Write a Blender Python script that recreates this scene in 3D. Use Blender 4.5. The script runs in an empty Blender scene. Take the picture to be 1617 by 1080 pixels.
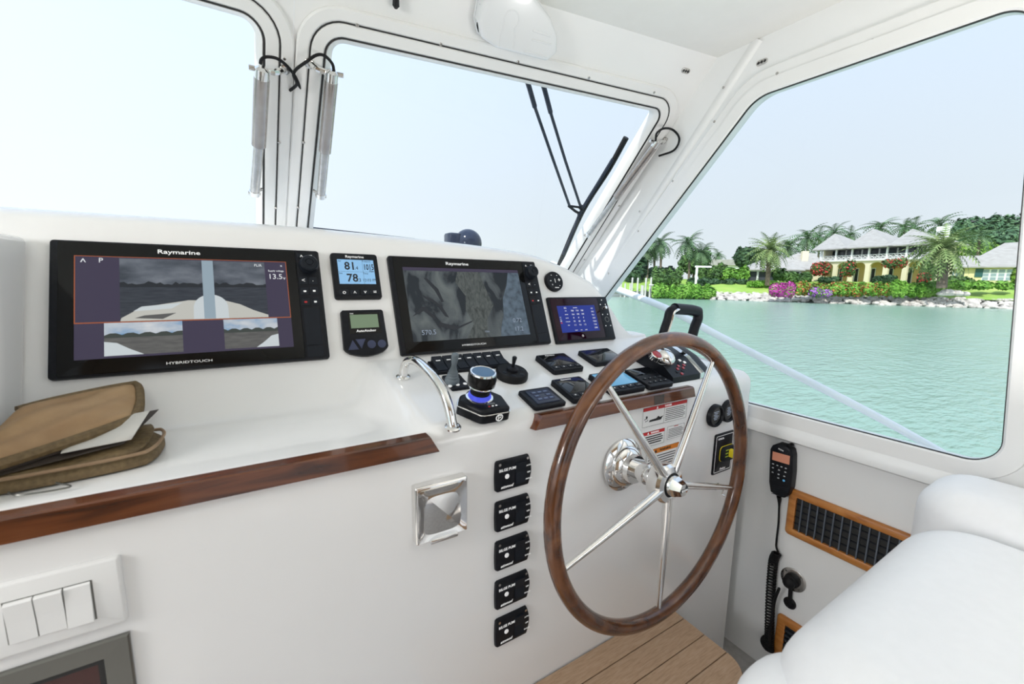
import bpy, math, random
import numpy as np
from mathutils import Matrix, Vector
from mathutils.geometry import tessellate_polygon
random.seed(7); rng = np.random.default_rng(7)
SC = bpy.context.scene; COL = SC.collection

# ------------------------------------------------------------------ camera, sky, sun, exposure
FPX, TH, PI_, RO = 668.855, 0.5599, 0.1499, 0.0176
def cam_axes(th, p, r):
    f0 = np.array([math.sin(th), math.cos(th), 0]); rt = np.array([math.cos(th), -math.sin(th), 0]); up = np.array([0, 0, 1.])
    f = math.cos(p)*f0 - math.sin(p)*up; u = math.sin(p)*f0 + math.cos(p)*up
    r2 = math.cos(r)*rt + math.sin(r)*u; u2 = -math.sin(r)*rt + math.cos(r)*u
    return r2, u2, f
CR, CU, CF = cam_axes(TH, PI_, RO)
cam = bpy.data.objects.new('camera', bpy.data.cameras.new('camera')); COL.objects.link(cam)
cam.matrix_world = Matrix(((CR[0], CU[0], -CF[0], 0), (CR[1], CU[1], -CF[1], 0), (CR[2], CU[2], -CF[2], 0), (0, 0, 0, 1)))
cam.data.sensor_width = 36; cam.data.lens = FPX/1617*36; cam.data.clip_start = .02; cam.data.clip_end = 3000
cam.data.dof.use_dof = True; cam.data.dof.focus_distance = 2.0; cam.data.dof.aperture_fstop = 6.0
SC.camera = cam
SC.view_settings.view_transform = 'Standard'; SC.view_settings.look = 'None'; SC.view_settings.gamma = 1
SC.view_settings.use_curve_mapping = False; SC.view_settings.exposure = 0.0

SUN = Vector((-.60, -.30, .78)).normalized()
wd = bpy.data.worlds.new('sky'); SC.world = wd; wd.use_nodes = True
nt = wd.node_tree; nt.nodes.clear()
tc = nt.nodes.new('ShaderNodeTexCoord'); sp = nt.nodes.new('ShaderNodeSeparateXYZ'); rmp = nt.nodes.new('ShaderNodeValToRGB')
bg = nt.nodes.new('ShaderNodeBackground'); wo = nt.nodes.new('ShaderNodeOutputWorld')
nt.links.new(tc.outputs['Generated'], sp.inputs[0]); nt.links.new(sp.outputs['Z'], rmp.inputs[0])
cr = rmp.color_ramp; cr.elements[0].position = 0.0; cr.elements[0].color = (.98, 1.04, 1.07, 1)
cr.elements[1].position = 1.0; cr.elements[1].color = (.55, .70, .98, 1)
e = cr.elements.new(.12); e.color = (.90, .97, 1.05, 1)
e = cr.elements.new(.45); e.color = (.76, .88, 1.06, 1)
dt = nt.nodes.new('ShaderNodeVectorMath'); dt.operation = 'DOT_PRODUCT'; dt.inputs[1].default_value = SUN      # the sky brightens towards the sun
ma = nt.nodes.new('ShaderNodeMath'); ma.operation = 'MULTIPLY_ADD'; ma.inputs[1].default_value = .50; ma.inputs[2].default_value = 1.17
nt.links.new(tc.outputs['Generated'], dt.inputs[0]); nt.links.new(dt.outputs['Value'], ma.inputs[0]); nt.links.new(ma.outputs[0], bg.inputs[1])
nt.links.new(rmp.outputs[0], bg.inputs[0]); nt.links.new(bg.outputs[0], wo.inputs[0])
sun = bpy.data.objects.new('sun', bpy.data.lights.new('sun', 'SUN')); COL.objects.link(sun)
sun.data.energy = 4.2; sun.data.angle = .009; sun.data.color = (1, .96, .90)
sun.rotation_euler = SUN.to_track_quat('Z', 'Y').to_euler()
# added fill lamp, no such source seen, turned up so the ceiling bounces it
bounce = bpy.data.objects.new('bounce_lamp', bpy.data.lights.new('bounce_lamp', 'AREA')); COL.objects.link(bounce)
bounce.data.shape = 'DISK'; bounce.data.size = .45; bounce.data.energy = 8.5; bounce.data.color = (1, .975, .95)
bounce.location = (.85, -.15, -.25); bounce.rotation_euler = (math.radians(180), 0, 0)
soft = bpy.data.objects.new('softbox', bpy.data.lights.new('softbox', 'AREA')); COL.objects.link(soft)  # second added fill light, unseen on the port side, brightens the starboard wall
soft.data.shape = 'SQUARE'; soft.data.size = .4; soft.data.energy = 12; soft.data.color = (1, .97, .94)
soft.location = (-1.35, .30, .28); soft.rotation_euler = Vector((-1, 0, .28)).to_track_quat('Z', 'Y').to_euler()

# ------------------------------------------------------------------ frames: planes of the boat that pixels are measured on
V = lambda *a: np.array(a, float)
nrm = lambda a: np.asarray(a, float)/np.linalg.norm(a)
def ray(px, py): return CF + CR*((px-808.5)/FPX) - CU*((py-540)/FPX)
class Fr:
    def __init__(s, o, ex, ey, ez=None):
        s.o = np.asarray(o, float); s.ex = nrm(ex); ey = np.asarray(ey, float)
        s.ez = nrm(np.cross(s.ex, ey)) if ez is None else nrm(ez); s.ey = np.cross(s.ez, s.ex)
    def at(s, u=0, v=0, w=0): return Fr(s.o+s.ex*u+s.ey*v+s.ez*w, s.ex, s.ey, s.ez)
    def rot(s, a):
        c, n = math.cos(a), math.sin(a); return Fr(s.o, s.ex*c+s.ey*n, s.ey*c-s.ex*n, s.ez)
    def uv(s, px, py, w=0):
        d = ray(px, py); o = s.o+s.ez*w; p = d*((s.ez@o)/(s.ez@d)) - s.o
        return V(p@s.ex, p@s.ey)
    def loc(s, P): p = np.asarray(P, float)-s.o; return V(p@s.ex, p@s.ey, p@s.ez)
    def pt(s, u, v, w=0): return s.o+s.ex*u+s.ey*v+s.ez*w
    def pxat(s, px, py, w=0): u, v = s.uv(px, py, w); return s.at(u, v, 0)
    def M(s):
        return Matrix([[s.ex[i], s.ey[i], s.ez[i], s.o[i]] for i in range(3)]+[[0, 0, 0, 1]])
X_, Y_, Z_ = V(1, 0, 0), V(0, 1, 0), V(0, 0, 1)
WORLD = Fr((0, 0, 0), X_, Y_)
YF = .7054
FRONT = Fr((0, YF, 0), X_, Z_)
TT = .3948
DISP = Fr((0, 1.00604*math.cos(TT), -1.00604*math.sin(TT)), X_, (0, math.sin(TT), math.cos(TT)))
PS = .08/.28
POD = Fr((0, .72, -.28), X_, (0, 1, PS))
XS = 1.37
SIDE = Fr((XS, 0, 0), -Y_, Z_)
LOW = Fr((XS+.018, 0, 0), -Y_, Z_)
NW = nrm((.108, .718, .688))
OW = NW*1.3241
WINR = Fr(OW, (.718, -.108, 0), Z_, -NW)
FOLD = .14
NL = nrm((0, .718, .688)); yl = (1.3241-.108*FOLD)/.718
WINL = Fr((0, yl, 0), X_, Z_, -NL)
FLOOR = -1.27; CEIL = .73; SEA = -2.6
def rect(fr, pts, w=0):
    q = np.array([fr.uv(x, y, w) for x, y in pts]); l, b = q.min(0), q.max(0)
    s = q[q[:, 0].argsort()]; t = q[q[:, 1].argsort()]
    return s[:2, 0].mean(), t[:2, 1].mean(), s[2:, 0].mean(), t[2:, 1].mean()

# ------------------------------------------------------------------ mesh helpers
class MB:
    def __init__(s): s.v = []; s.f = []
    def add(s, v, f):
        n = len(s.v); s.v += [tuple(map(float, p)) for p in v]; s.f += [tuple(n+i for i in q) for q in f]; return s
    def loops(s, L, cap0=True, cap1=True, closed=True):
        n = len(L[0]); k = len(s.v)
        for l in L: s.v += [tuple(map(float, p)) for p in l]
        for a in range(len(L)-1):
            for i in range(n if closed else n-1):
                j = (i+1) % n; s.f.append((k+a*n+i, k+a*n+j, k+(a+1)*n+j, k+(a+1)*n+i))
        if cap0: s.f.append(tuple(k+i for i in reversed(range(n))))
        if cap1: s.f.append(tuple(k+(len(L)-1)*n+i for i in range(n)))
        return s
    def box(s, u0, v0, w0, u1, v1, w1):
        p = [(u0, v0), (u1, v0), (u1, v1), (u0, v1)]
        return s.loops([[(a, b, w0) for a, b in p], [(a, b, w1) for a, b in p]])
    def prism(s, poly, w0, w1, bev=0, steps=1, cap0=True):
        L = [[(a, b, w0) for a, b in poly]]
        if bev:
            for k in range(steps+1):
                t = k/steps*math.pi/2
                q = inset(poly, bev*(1-math.cos(t))); L.append([(a, b, w1-bev*(1-math.sin(t))) for a, b in q])
        else: L.append([(a, b, w1) for a, b in poly])
        return s.loops(L, cap0=cap0)
    def rbox(s, u0, v0, u1, v1, w0, w1, r=.004, bev=.002, n=4, steps=2):
        return s.prism(rrect(u0, v0, u1, v1, r, n), w0, w1, bev, steps)
    def lathe(s, prof, c=(0, 0), n=24, cap0=True, cap1=True, sx=1., sy=1.):
        return s.loops([[(c[0]+r*sx*math.cos(2*math.pi*i/n), c[1]+r*sy*math.sin(2*math.pi*i/n), w) for i in range(n)] for r, w in prof], cap0, cap1)
    def tube(s, pts, r, n=10, cap=True, closed=False):
        P = [np.asarray(p, float) for p in pts]; m = len(P); R = r if hasattr(r, '__len__') else [r]*m
        t0 = nrm(P[1]-P[0]); a = np.cross(t0, Z_) if abs(t0[2]) < .9 else np.cross(t0, X_); a = nrm(a); L = []
        for i in range(m):
            if closed: t = nrm(P[(i+1) % m]-P[i-1])
            else: t = nrm(P[min(i+1, m-1)]-P[max(i-1, 0)])
            a = nrm(a-t*(a@t)); b = np.cross(t, a)
            L.append([P[i]+R[i]*(math.cos(2*math.pi*k/n)*a+math.sin(2*math.pi*k/n)*b) for k in range(n)])
        if closed: L.append(L[0])
        return s.loops(L, cap and not closed, cap and not closed)
    def sphere(s, c, r, n=16, m=8, sc=(1, 1, 1)):
        L = []
        for j in range(m+1):
            t = -math.pi/2+math.pi*j/m; q = max(math.cos(t), .02)
            L.append([(c[0]+sc[0]*r*q*math.cos(2*math.pi*i/n), c[1]+sc[1]*r*q*math.sin(2*math.pi*i/n), c[2]+sc[2]*r*math.sin(t)) for i in range(n)])
        return s.loops(L)
    def plate(s, outer, holes, w0, w1):
        polys = [outer]+holes; vs = [Vector((a, b, 0)) for p in polys for a, b in p]
        tri = tessellate_polygon([[Vector((a, b, 0)) for a, b in p] for p in polys]); k = len(s.v); n = len(vs)
        s.v += [(v.x, v.y, w0) for v in vs]+[(v.x, v.y, w1) for v in vs]
        for t in tri:
            a, b, c = (vs[i] for i in t)
            t = t if (b-a).cross(c-a).z > 0 else t[::-1]
            s.f.append(tuple(k+n+i for i in t)); s.f.append(tuple(k+i for i in t[::-1]))
        o = 0
        for p in polys:
            m = len(p); 
            for i in range(m):
                j = (i+1) % m; s.f.append((k+o+i, k+o+j, k+n+o+j, k+n+o+i))
            o += m
        return s
    def mesh(s, name, m=None, smooth=True, ang=35):
        me = bpy.data.meshes.new(name); me.from_pydata(s.v, [], s.f); me.update()
        if m: me.materials.append(m)
        if smooth and len(me.polygons):
            me.shade_smooth(); me.set_sharp_from_angle(angle=math.radians(ang))
        return me
    def build(s, name, m, parent=None, **k):
        o = bpy.data.objects.new(name, s.mesh(name, m, **k)); COL.objects.link(o)
        if parent is not None: o.parent = parent
        return o
def rrect(u0, v0, u1, v1, r, n=4):
    r = min(r, (u1-u0)/2-1e-5, (v1-v0)/2-1e-5); P = []
    for cx, cy, a in ((u1-r, v0+r, -90), (u1-r, v1-r, 0), (u0+r, v1-r, 90), (u0+r, v0+r, 180)):
        for k in range(n+1): t = math.radians(a+90*k/n); P.append((cx+r*math.cos(t), cy+r*math.sin(t)))
    return P
def inset(poly, d):
    P = np.array(poly, float); n = len(P); out = []
    for i in range(n):
        a, b, c = P[i-1], P[i], P[(i+1) % n]; e1, e2 = b-a, c-b
        n1 = V(-e1[1], e1[0])/(np.linalg.norm(e1)+1e-12); n2 = V(-e2[1], e2[0])/(np.linalg.norm(e2)+1e-12)
        k = n1+n2; l = k@k
        out.append(tuple(b+d*2*k/max(l, .3)))
    return out
def rpoly(pts, rad, n=6):
    P = np.array(pts, float); m = len(P)
    if not hasattr(rad, '__len__'): rad = [rad]*m
    A = sum(P[i][0]*P[(i+1) % m][1]-P[(i+1) % m][0]*P[i][1] for i in range(m))
    if A < 0: P = P[::-1]; rad = list(rad)[::-1]
    out = []
    for i in range(m):
        b = P[i]; d1 = nrm(P[i-1]-b); d2 = nrm(P[(i+1) % m]-b); r = rad[i]
        th = math.acos(max(-1, min(1, d1@d2))); t = r/math.tan(th/2); bis = nrm(d1+d2); c = b+bis*(r/math.sin(th/2))
        p0, p1 = b+d1*t-c, b+d2*t-c; a0 = math.atan2(p0[1], p0[0]); a1 = math.atan2(p1[1], p1[0])
        while a1 < a0: a1 += 2*math.pi
        for k in range(n+1): a = a0+(a1-a0)*k/n; out.append((c[0]+r*math.cos(a), c[1]+r*math.sin(a)))
    return out
def spline(pts, n=8):
    P = [np.asarray(p, float) for p in pts]; P = [2*P[0]-P[1]]+P+[2*P[-1]-P[-2]]; out = []
    for i in range(1, len(P)-2):
        for k in range(n):
            t = k/n; a, b, c, d = P[i-1:i+3]
            out.append(.5*((2*b)+(c-a)*t+(2*a-5*b+4*c-d)*t*t+(3*b-a-3*c+d)*t**3))
    return out+[P[-2]]

# ------------------------------------------------------------------ materials
def mat(name, col, rough=.5, metal=0., coat=0., emit=None, es=1., spec=.5):
    m = bpy.data.materials.new(name); m.use_nodes = True; b = m.node_tree.nodes['Principled BSDF']
    b.inputs['Base Color'].default_value = (*col, 1); b.inputs['Roughness'].default_value = rough; b.inputs['Metallic'].default_value = metal
    b.inputs['Coat Weight'].default_value = coat; b.inputs['Coat Roughness'].default_value = .04; b.inputs['Specular IOR Level'].default_value = spec
    if emit: b.inputs['Emission Color'].default_value = (*emit, 1); b.inputs['Emission Strength'].default_value = es
    return m
def noise_col(m, cols, scale=(8, 8, 8), detail=4, target='Base Color', rough=.5, dist=0., pos=None, emit=False, bump=0.):
    t = m.node_tree; N = t.nodes; b = N['Principled BSDF']
    tc = N.new('ShaderNodeTexCoord'); mp = N.new('ShaderNodeMapping'); mp.inputs['Scale'].default_value = scale
    no = N.new('ShaderNodeTexNoise'); no.inputs['Scale'].default_value = 1; no.inputs['Detail'].default_value = detail; no.inputs['Distortion'].default_value = dist
    no.inputs['Roughness'].default_value = rough
    r = N.new('ShaderNodeValToRGB'); t.links.new(tc.outputs['Object'], mp.inputs[0]); t.links.new(mp.outputs[0], no.inputs['Vector']); t.links.new(no.outputs[0], r.inputs[0])
    el = r.color_ramp.elements; k = len(cols)
    pos = pos or [.3+.4*i/(k-1) for i in range(k)]
    while len(el) < k: el.new(.5)
    for i in range(k): el[i].position = pos[i]; el[i].color = (*cols[i], 1)
    t.links.new(r.outputs[0], b.inputs[target])
    if emit: t.links.new(r.outputs[0], b.inputs['Emission Color'])
    if bump:
        bp = N.new('ShaderNodeBump'); bp.inputs['Strength'].default_value = bump; bp.inputs['Distance'].default_value = .002
        t.links.new(no.outputs[0], bp.inputs['Height']); t.links.new(bp.outputs[0], b.inputs['Normal'])
    return m
M = {}
M['gel'] = noise_col(mat('white_gelcoat', (.88, .875, .865), .16, coat=.35), [(.87, .865, .855), (.89, .885, .875)], (3, 3, 3))
M['wallw'] = noise_col(mat('white_cabin_paint', (.83, .83, .82), .3, coat=.1), [(.86, .86, .85), (.88, .88, .87)], (4, 4, 4))
M['frame'] = noise_col(mat('window_frame_enamel', (.82, .815, .79), .32), [(.84, .835, .82), (.87, .865, .85)], (6, 6, 6))
M['ceil'] = noise_col(mat('ceiling_liner', (.80, .79, .755), .55), [(.85, .84, .80), (.87, .86, .82)], (20, 20, 20))
M['leather'] = noise_col(mat('white_vinyl_leather', (.85, .85, .86), .42), [(.87, .87, .875), (.89, .89, .895)], (60, 60, 60), bump=.15)
M['black'] = noise_col(mat('black_plastic', (.012, .013, .016), .38, spec=.22), [(.005, .006, .009), (.009, .010, .014)], (90, 90, 90))
M['keyblk'] = mat('dark_key_plastic', (.010, .013, .019), .45, spec=.22)
M['bezel'] = mat('black_bezel_glass', (.006, .006, .006), .12, spec=.22)
M['glassblk'] = mat('black_screen_glass', (.005, .006, .008), .05, spec=.4)
M['navy'] = mat('navy_rubber_key', (.035, .045, .10), .5)
M['rubber'] = mat('black_rubber', (.007, .007, .008), .55, spec=.25)
M['gasket'] = mat('dark_gasket_rubber', (.02, .02, .02), .6)
M['greyrub'] = mat('grey_rubber_boot', (.13, .16, .18), .55)
M['chrome'] = noise_col(mat('polished_stainless', (.82, .81, .79), .06, 1.), [(.80, .79, .77), (.84, .83, .82)], (30, 30, 30))
M['steel'] = noise_col(mat('brushed_stainless', (.58, .56, .53), .2, 1.), [(.50, .48, .45), (.62, .60, .58)], (80, 80, 6))
M['alu'] = noise_col(mat('anodised_tube', (.46, .42, .39), .20, 1.), [(.42, .37, .34), (.50, .46, .43)], (40, 40, 4))
M['grey'] = mat('grey_metal_bezel', (.17, .17, .155), .3, .6)
M['white'] = mat('white_switch_plastic', (.84, .84, .83), .3)
M['milky'] = mat('milky_plastic', (.80, .81, .82), .22, coat=.3)
M['ink'] = mat('white_print', (.85, .85, .85), .5, emit=(.8, .8, .8), es=.25)
M['inkblk'] = mat('black_print', (.01, .01, .01), .6)
M['paper'] = mat('paper', (.66, .64, .60), .7)
M['red'] = mat('red_print', (.55, .02, .02), .5)
M['orange'] = mat('orange_print', (.72, .22, .02), .5)
M['yellow'] = mat('yellow_plastic', (.85, .68, .02), .4)
M['reddot'] = mat('red_button', (.35, .01, .015), .25, coat=.5)
M['cyan'] = mat('blue_button', (.10, .35, .60), .4, emit=(.1, .4, .7), es=.3)
def wood(name, cols, scale, rough, coat):
    return noise_col(mat(name, cols[0], rough, coat=coat), cols, scale, 5, dist=.6)
M['mahog'] = wood('varnished_mahogany', [(.045, .012, .004), (.12, .034, .010), (.17, .055, .018)], (6, 60, 60), .22, .5)
M['rim'] = wood('varnished_teak_rim', [(.035, .010, .003), (.105, .034, .009), (.17, .062, .018)], (16, 16, 60), .22, .55)
M['teakfr'] = wood('oiled_teak', [(.36, .12, .02), (.50, .19, .04), (.56, .24, .06)], (12, 60, 60), .35, .3)
M['deck'] = wood('teak_deck_plank', [(.36, .23, .14), (.44, .29, .18), (.48, .33, .22)], (30, 300, 300), .6, 0)
M['caulk'] = mat('dark_caulk', (.13, .075, .04), .7)
M['fabric'] = noise_col(mat('brown_nylon', (.30, .19, .10), .6), [(.24, .155, .085), (.36, .235, .135)], (30, 30, 30), bump=.5)
M['fabric2'] = noise_col(mat('olive_brown_binding', (.16, .105, .045), .65), [(.12, .08, .035), (.20, .135, .06)], (150, 150, 150), bump=.4)
def glass(name, tint, gl):
    m = bpy.data.materials.new(name); m.use_nodes = True; t = m.node_tree; t.nodes.clear()
    o = t.nodes.new('ShaderNodeOutputMaterial'); mx = t.nodes.new('ShaderNodeMixShader'); tr = t.nodes.new('ShaderNodeBsdfTransparent'); g = t.nodes.new('ShaderNodeBsdfGlossy')
    fr = t.nodes.new('ShaderNodeFresnel'); fr.inputs[0].default_value = 1.3; ml = t.nodes.new('ShaderNodeMath'); ml.operation = 'MULTIPLY'; ml.inputs[1].default_value = gl
    tr.inputs[0].default_value = (*tint, 1); g.inputs['Roughness'].default_value = .02
    t.links.new(fr.outputs[0], ml.inputs[0]); t.links.new(ml.outputs[0], mx.inputs[0]); t.links.new(tr.outputs[0], mx.inputs[1]); t.links.new(g.outputs[0], mx.inputs[2]); t.links.new(mx.outputs[0], o.inputs[0])
    return m
M['pane'] = glass('window_glass', (.96, .98, .98), .28)

# ------------------------------------------------------------------ object helpers
def tag(o, label=None, cat=None, group=None, kind=None):
    for k, v in (('label', label), ('category', cat), ('group', group), ('kind', kind)):
        if v: o[k] = v
    return o
def thing(name, label, cat, fr=WORLD, group=None):
    o = bpy.data.objects.new(name, None); o.empty_display_size = .02; COL.objects.link(o); o.matrix_world = fr.M()
    return tag(o, label, cat, group)
def struct(name, mb, m, fr=None, **k):
    o = mb.build(name, m, **k); o['kind'] = 'structure'
    if fr is not None: o.matrix_world = fr.M()
    return o
def text(par, s, u, v, w, size, m=None, name='lettering', align='CENTER', sx=1., rot=0., shear=0., bold=0.):
    cu = bpy.data.curves.new(name, 'FONT'); cu.body = s; cu.size = size; cu.align_x = align; cu.align_y = 'CENTER'; cu.extrude = .0002; cu.shear = shear; cu.offset = bold*size
    cu.resolution_u = 2
    cu.materials.append(m or M['ink']); o = bpy.data.objects.new(name, cu); COL.objects.link(o); o.parent = par
    o.location = (u, v, w); o.scale = (sx, 1, 1); o.rotation_euler = (0, 0, rot); return o
def copy_tree(o, parent=None):
    c = o.copy(); COL.objects.link(c)
    if parent is not None: c.parent = parent
    for ch in list(o.children): copy_tree(ch, c)
    return c
def flat(par, name, poly, w, m, t=.0006, **k): return MB().prism(poly, w-.002, w+t).build(name, m, par, **k)
R4 = lambda u0, v0, u1, v1: [(u0, v0), (u1, v0), (u1, v1), (u0, v1)]

# ------------------------------------------------------------------ cabin shell
M['sole'] = noise_col(mat('grey_cabin_sole', (.42, .405, .39), .5), [(.36, .345, .33), (.47, .455, .44)], (40, 40, 40))
struct('floor', MB().box(-1.7, -2.0, FLOOR-.05, 1.5, 1.0, FLOOR), M['sole'])
yw = lambda x, z: (1.3241-.108*x-.688*z)/.718/1.0*1.0
def wpt(x, z):                                       # a point of the windshield surface at x, z
    n = NW if x > FOLD else NL; c = 1.3241 if x > FOLD else NL@V(0, yl, 0)
    return V(x, (c-n[0]*x-n[2]*z)/n[1], z)
PORT = -1.6
ROOF_AFT = -1.2
cp = [(XS+.03, ROOF_AFT), (XS+.03, wpt(XS, CEIL)[1]+.02), (FOLD, wpt(FOLD, CEIL)[1]+.02), (PORT, wpt(PORT, CEIL)[1]+.02), (PORT, ROOF_AFT)]
struct('ceiling', MB().prism(cp, CEIL, CEIL+.06), M['ceil'])
# windscreen plates with rounded openings and stacked frame mouldings
WDOWN = -.30
def plate_outline(fr, x0, x1, extra0=0, extra1=0):
    q = [fr.loc(wpt(x0+1e-4, WDOWN)), fr.loc(wpt(x1-1e-4, WDOWN)), fr.loc(wpt(x1-1e-4, CEIL)), fr.loc(wpt(x0+1e-4, CEIL))]
    return [tuple(p[:2]) for p in q]
def framed_window(idx, fr, outer, glasspts, rad, wallname, insets=(.02, .054, .084), label=None, m=None):
    D = rpoly(glasspts, rad, 8)
    C, B, A = (inset(D, -d) for d in insets)
    struct(wallname, MB().plate(outer, [B], -.05, 0), M['wallw'], fr)
    o = thing('window_%d' % idx, None, None, fr); o['kind'] = 'structure'
    L = lambda P, w: [(a, b, w) for a, b in P]
    g = .0022
    MB().loops([L(A, 0), L(A, .006), L(inset(A, .004), .010), L(inset(B, -.004), .010), L(B, .007), L(B, -.004)], False, False).build('outer_moulding', M['frame'], o)
    MB().loops([L(B, .0085), L(inset(B, g*1.5), .0085), L(inset(B, g*1.5), -.02), L(B, -.02)], False, False).build('seam_gasket', M['gasket'], o)
    Bi = inset(B, g*1.5)
    MB().loops([L(Bi, -.02), L(Bi, .007), L(inset(Bi, .003), .010), L(inset(C, -.003), .010), L(C, .007), L(C, -.01)], False, False).build('sash_frame', M['frame'], o)
    Ci = inset(C, .0038)
    MB().loops([L(C, .0085), L(Ci, .0085), L(Ci, -.012), L(C, -.012)], False, False).build('glazing_gasket', M['gasket'], o)
    MB().loops([L(Ci, -.012), L(Ci, .004), L(inset(Ci, .002), .006), L(inset(D, -.002), -.006), L(D, -.012), L(D, -.04)], False, False).build('glazing_bead', M['frame'], o)
    MB().prism(inset(D, -.003), -.034, -.028).build('pane', M['pane'], o)
    return o
gr = [WINR.uv(*p) for p in ((533, 70), (1036, 181))]
botL = WINR.uv(500, 352); dirv = nrm(WINR.uv(900, 410)-WINR.uv(1033, 187))
pBL = WINR.loc(wpt(.205, -.06))[:2]; pBR = WINR.uv(1035, 183)+dirv*((WINR.uv(1035, 183)[1]-pBL[1])/-dirv[1])
pBR = V(pBR[0], pBL[1])
gR = [pBL, pBR, WINR.uv(1037, 179), WINR.uv(527, 68)]
w2 = framed_window(2, WINR, plate_outline(WINR, FOLD, XS+.005), gR, [.03, .03, .022, .032], 'wall_front_starboard')
pR = WINL.loc(wpt(.040, .0))[:2]; pL = V(-1.25, pR[1])
topR = WINL.uv(403, 36); tl = WINL.uv(267, -2); sl = (topR[1]-tl[1])/(topR[0]-tl[0])
gL = [pL, pR, topR, V(-1.25, topR[1]+sl*(-1.25-topR[0]))]
w1 = framed_window(1, WINL, plate_outline(WINL, PORT, FOLD), gL, [.03, .03, .032, .03], 'wall_front_centre')
# starboard side
sf = SIDE.uv(970, 452); st = SIDE.uv(1180, 175); dd = nrm(sf-st)
top = SIDE.uv(1400, 84)[1]; bot = SIDE.uv(1277, 660)[1]
cF = st-dd*((top-st[1])/(-dd[1])); cB = st+dd*((bot-st[1])/dd[1])
aft = SIDE.uv(1590, 640); aft2 = SIDE.uv(1610, 400)
ad = nrm(aft2-aft)
gS = [cB, aft+ad*((bot-aft[1])/ad[1]), aft+ad*((top-aft[1])/ad[1]), cF]
D = rpoly(gS, [.06, .055, .06, .10], 10)
zLed = SIDE.uv(1181, 664)[1]-.0
swo = [(-1.9, -.47), (1.3, -.47), (1.2, CEIL+.03), (-SIDE.loc(wpt(XS, CEIL))[0]*0-wpt(XS, CEIL)[1]-.02, CEIL+.03), (-wpt(XS, 0)[1]-.03, 0)]
win4 = rrect(.16, bot, .95, top, .06, 6)
struct('wall_right', MB().plate(swo, [inset(D, -.012), win4], -.05, 0), M['wallw'], SIDE)
o3 = thing('window_3', None, None, SIDE); o3['kind'] = 'structure'
L = lambda P, w: [(a, b, w) for a, b in P]
A = inset(D, -.075)
MB().loops([L(A, 0), L(A, .005), L(inset(A, .004), .008), L(inset(D, -.042), .008), L(inset(D, -.040), .012), L(inset(D, -.004), .012), L(D, .008), L(D, -.02)], False, False).build('window_frame', M['frame'], o3)
MB().loops([L(inset(D, -.001), .008), L(inset(D, .0018), .008), L(inset(D, .0018), .001), L(inset(D, -.001), .001)], False, False).build('glazing_gasket', M['gasket'], o3)
MB().prism(inset(D, -.0005), -.004, .002).build('pane', M['pane'], o3)
o4 = thing('window_4', None, None, SIDE); o4['kind'] = 'structure'
A4 = inset(win4, -.06)
MB().loops([L(A4, 0), L(A4, .008), L(win4, .010), L(win4, -.02)], False, False).build('window_frame', M['frame'], o4)
MB().prism(win4, -.022, -.016).build('pane', M['pane'], o4)
# ledge moulding and the lower side panel
led = MB()
prof = [(0, -.395), (.004, -.415), (.016, -.44), (.021, -.455), (.019, -.468), (.010, -.474), (-.03, -.476)]
led.loops([[(u, v, w) for w, v in prof] for u in (-1.0, 1.3)], False, False, closed=False)
struct('trim_1', led, M['wallw'], SIDE)
struct('wall_right_lower', MB().box(-1.2, FLOOR, -.05, 1.3, -.465, 0), M['wallw'], LOW)
# raised strip along the windscreen post
p0 = V(-1.02, .70); p1 = V(-1.60, .10); q = nrm(p1-p0); nn = V(q[1], -q[0])
s0 = SIDE.uv(1191, 74); s1 = SIDE.uv(1110, 199); q = nrm(s1-s0); nn = V(-q[1], q[0])
tr = MB(); Lp = []
for t in (-.02, 1.3):
    c = s0+q*t; Lp.append([(*(c+nn*a), w) for a, w in ((-.02, 0), (-.012, .004), (0, .007), (.010, .005), (.016, 0))])
tr.loops(Lp, False, False, closed=False); struct('trim_2', tr, M['frame'], SIDE)
# port side and aft end, behind the photographer
wp = [(-1.7, FLOOR), (1.3, FLOOR), (1.2, CEIL+.03), (-1.2, CEIL+.03), (-1.75, .05)]
pw = MB().plate([(a, b) for a, b in wp], [rrect(-1.15, -.55, 1.05, .62, .06)], 0, .05)
struct('wall_left', pw, M['wallw'], Fr((PORT, 0, 0), -Y_, Z_))
struct('deck', MB().box(-2.2, -6, FLOOR-.1, 2.0, -2.0, FLOOR-.02), M['deck'])
struct('wall_back', MB().plate(R4(PORT, FLOOR, XS, CEIL), [rrect(-.35, FLOOR+.02, .45, CEIL-.22, .05)], 0, .05), M['deck'], Fr((0, ROOF_AFT+.05, 0), X_, Z_))
# screws of the window frames, each one a small child of its frame
def screw(par, fr, px, py, w=.010, r=.0042, m='steel'):
    u, v = fr.uv(px, py, w)
    mb = MB().lathe([(r, 0), (r, .001), (r*.7, .0022)], n=10); mb.box(-r*.5, -r*.12, .001, r*.5, r*.12, .0026)
    o = mb.build('screw', M[m], par); o.location = (u, v, w-.0002)
for p in ((449, 93), (441, 225), (435, 328)): screw(w1, WINL, *p)
for p in ((479.5, 225), (470.5, 328), (564, 40), (696, 70), (818, 97.6), (930, 123), (1033, 146), (977.6, 325), (923, 410)): screw(w2, WINR, *p)
for p in ((1227, 116), (1378, 64), (1128, 192), (1142, 138), (1271, 678), (1456, 738), (1062, 286), (1009.6, 334), (1007.5, 365), (961, 432), (1612, 673)): screw(o3, SIDE, *p, w=.008)

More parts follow.
